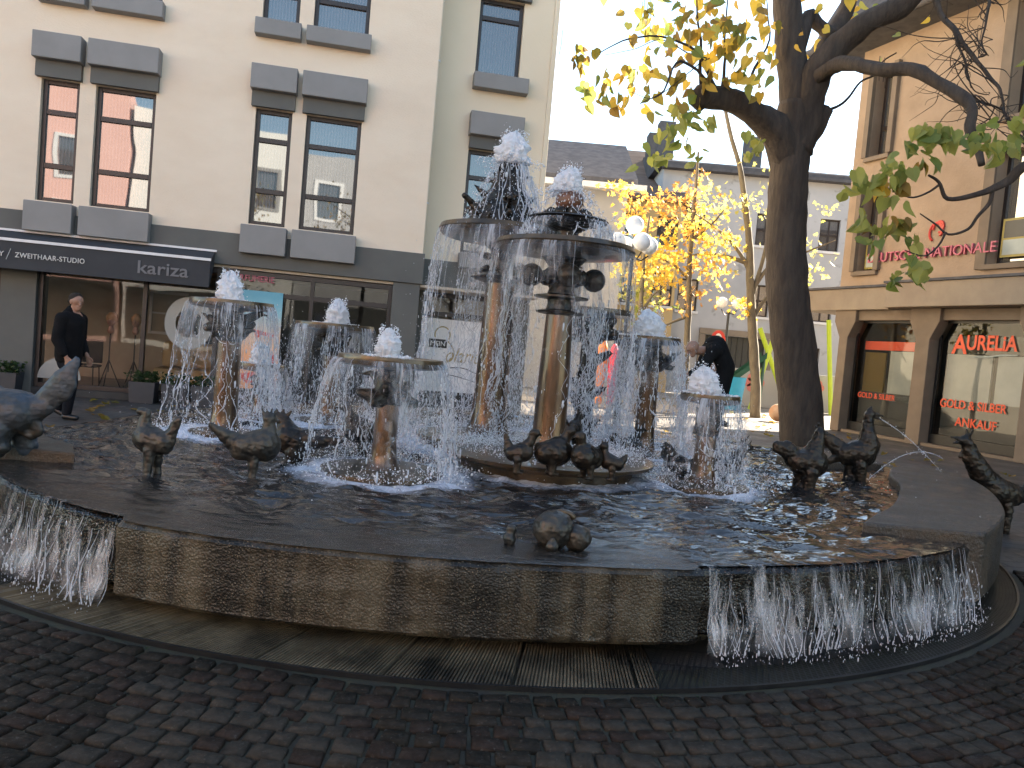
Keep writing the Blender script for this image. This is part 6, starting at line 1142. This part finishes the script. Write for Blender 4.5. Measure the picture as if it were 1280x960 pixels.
# posters
def postermat(name, stops, sc_=.5):
    m,n,o = _mat(name); b=N(n,'ShaderNodeBsdfPrincipled',Roughness=.4); tc=N(n,'ShaderNodeTexCoord'); sx=N(n,'ShaderNodeSeparateXYZ'); L(n,tc,'Generated',sx,0); nz=N(n,'ShaderNodeTexNoise',Scale=5); L(n,tc,'Generated',nz,'Vector'); ad=N(n,'ShaderNodeMath',operation='MULTIPLY_ADD'); ad.inputs[1].default_value=.12; L(n,nz,0,ad,0); L(n,sx,2,ad,2); rp=ramp(n,ad,0,stops); L(n,rp,0,b,0); L(n,b,0,o,0); return m
p = LBp(1.12,.03,0); t = thing('sunset_poster',tuple(p),'tall poster of a blue-to-orange sunset with red deck chairs in the middle shop','poster',rz=R(11.2)); MB().box(-.42,.42,0,.03,.35,2.10).build('poster_sheet',postermat('sunset',[(.05,(.75,.34,.16)),(.4,(.85,.42,.22)),(.6,(.75,.52,.36)),(.85,(.25,.50,.58)),(1,(.12,.38,.50))]),t)
b=MB(); b.add([(-.05,-.004,1.42),(.35,-.004,1.34),(.30,-.004,1.28),(.1,-.004,1.33),(.02,-.004,1.24)],[(0,1,2,3,4)]); b.add([(.0,-.004,.95),(.32,-.004,1.02),(.36,-.004,.82),(.05,-.004,.76)],[(0,1,2,3)]); b.add([(-.3,-.004,.6),(.3,-.004,.7),(.25,-.004,.5),(-.1,-.004,.45)],[(0,1,2,3)]); b.build('poster_picture',M['redsign'],t)
p = LBp(4.93,.90,0); t = thing('solarium_poster',tuple(p),'white window poster with curly lettering and a small black word label','poster',rz=R(11.2)); MB().box(-.83,.86,0,.02,.50,1.93).build('poster_sheet',M['white'],t)
text('lettering','olarium',.42,pm('gold_ink',(.38,.30,.13),rough=.5),t,(-.33,-.006,1.10),shear=.35,sx=.74,off=.0); MB().box(-.66,-.30,-.008,0,1.36,1.53).build('word_label',M['black_metal'],t); text('lettering','MEIN',.13,M['white'],t,(-.63,-.013,1.40),sx=1.0)
b=MB(); b.tube([(-.40+.15*math.cos(a),-.005,1.62+.16*math.sin(a)) for a in np.linspace(R(-30),R(200),16)],.012,6); b.tube([(-.28+.13*math.sin(q*3.1),-.005,1.50-.42*q) for q in np.linspace(0,1,16)],.014,6); b.build('letter_s',MATS['gold_ink'],t)
b=MB(); b.tube([(-.2+1.0*q,-.006,.98-.10*q+.04*math.sin(q*7)) for q in np.linspace(0,1,20)],.009,5); b.tube([(-.3+1.1*q,-.006,.82-.12*q+.03*math.sin(q*5+1)) for q in np.linspace(0,1,20)],.009,5); b.build('flourish',M['black_metal'],t)
text('lettering','PARFUMERIE',.15,M['pinkletter'],LB,(.62,.03,2.26),sx=.9)
# street-level extras near the shop: dark doormat-like patch
# ================================================================== PLAYGROUND
def pt(u,v,y): return at(u,v,y)
t0 = at(945,480,28); t0.z=0; t = thing('climbing_frame',tuple(t0),'climbing frame of crossed yellow-green posts behind the lemon tree','climbing frame'); K_=lambda u,v,dy=0: pt(u,v,28+dy)-t0
def post(pts,mat,r_=.09,nm='post'): 
    b=MB(); b.tube(pts,r_,8); b.build(nm,M[mat],t,smooth='auto')
z0=lambda p: Vector((p.x,p.y,0))
post([z0(K_(938,505)),K_(974,402)],'lime'); post([z0(K_(986,505,1)),K_(950,410,1)],'lime'); post([z0(K_(1040,505,1)),K_(1036,400,1)],'lime'); post([z0(K_(962,505,2.5)),K_(996,410,2.5)],'dgreen',.07)
t0 = at(920,480,27.0); t0.z=0; t = thing('slide',tuple(t0),'dark green slide chute ending in a blue tub','slide'); K_=lambda u,v,dy=0: pt(u,v,27+dy)-t0
a_=K_(955,448); c_=K_(912,478); b=MB(); w3=Vector((0,.32,0)); b.add([a_-w3,a_+w3,c_+w3,c_-w3,a_-w3+Vector((0,0,.22)),a_+w3+Vector((0,0,.22)),c_+w3+Vector((0,0,.22)),c_-w3+Vector((0,0,.22))],[(0,1,2,3),(0,3,7,4),(1,5,6,2)]); b.build('chute',M['dgreen'],t)
b=MB(); e_=K_(917,480); b.lathe([(.30,0),(.34,.5),(.42,e_.z+.25),(.38,e_.z+.25),(.30,.5)],20,(e_.x,e_.y,0)); b.build('tub',M['blue'],t,smooth='auto'); b=MB(); b.tube([z0(a_),a_],.06,8); b.build('support_post',M['dgreen'],t)
for u,v,mat,lab in ((752,455,'orange','orange post in the playground seen through the falling water'),(766,462,'pink','pink post in the playground seen through the falling water')):
    q=at(u,v,24); b=MB(); b.lathe([(.10,0),(.12,q.z-.5),(.17,q.z),(.15,q.z+.5),(.08,q.z+.75),(.02,q.z+.8)],14); o=b.build('play_post',M[mat],None,smooth='auto'); o.location=(q.x,q.y,0); tag(o,lab,'play post',group='bright posts in the playground')
q=at(897,426,25); t=thing('round_sign',(q.x,q.y,0),'round red and white sign on a thin post before the dark gate','sign'); b=MB(); b.tube([(0,0,0),(0,0,q.z)],.03,6); b.build('post',M['steel'],t); A_=np.linspace(0,2*math.pi,25)[:-1]
b=MB(); b.add([(.24*math.cos(a),-.05,q.z+.34*math.sin(a)) for a in A_]+[(.24*math.cos(a),-.03,q.z+.34*math.sin(a)) for a in A_],[tuple(range(24)),tuple(reversed(range(24,48)))]+[(i,(i+1)%24,24+(i+1)%24,24+i) for i in range(24)]); b.build('sign_disc',M['redsign'],t)
b=MB(); b.add([(.12*math.cos(a),-.055,q.z+.04+.2*math.sin(a)) for a in A_],[tuple(range(24))]); b.build('sign_face',M['white'],t)
q=gp(972,527,0); s_=.022*q.y; b=MB(); b.ball((0,0,s_*.52),s_*.55,22,16,(1,1,.95)); o=b.build('play_ball',M['stonehead'],None,smooth=True); o.location=(q.x,q.y,0); tag(o,'orange and cream stone ball on the pavement left of the big trunk','ball')
# low playground wall with painted flowers
q0=at(870,492,30); q1=at(1060,505,30); t=thing('playground_wall',(q0.x,30,0),'low grey wall with pink painted flowers behind the playground','wall'); w5=q1.x-q0.x
MB().box(0,w5,0,.25,0,1.45).build('wall',M['grey_wall'],t,bevel=.02)
b=MB()
for x_,z_,r_ in ((.9,.85,.30),(2.2,.95,.42),(3.5,.8,.3),(4.6,.95,.34)): 
    for k in range(6): a=k*1.047; A3=np.linspace(0,2*math.pi,11)[:-1]; b.add([(x_+r_*.55*math.cos(a)+r_*.4*math.cos(g_),-.005,z_+r_*.55*math.sin(a)+r_*.4*math.sin(g_)) for g_ in A3],[tuple(range(10))])
    
b.build('painted_flowers',pm('mural_pink',(.62,.22,.2),(.5,.16,.16),rough=.8),t)
# fallen leaves on the paving
b=MB()
for _ in range(260):
    u=random.uniform(0,1); p=Vector((random.uniform(3,12),random.uniform(12.5,30),.012)) if u<.7 else Vector((random.uniform(-7,-3.6),random.uniform(8,13),.012)); leaf(b,p,(random.gauss(0,1),random.gauss(0,1),.08),.12,Vector((0,0,1)))
o=b.build('fallen_leaves',M['leaf_olive'],None); tag(o,'yellow and brown leaves lying on the paving round the square','fallen leaves',kind='stuff')
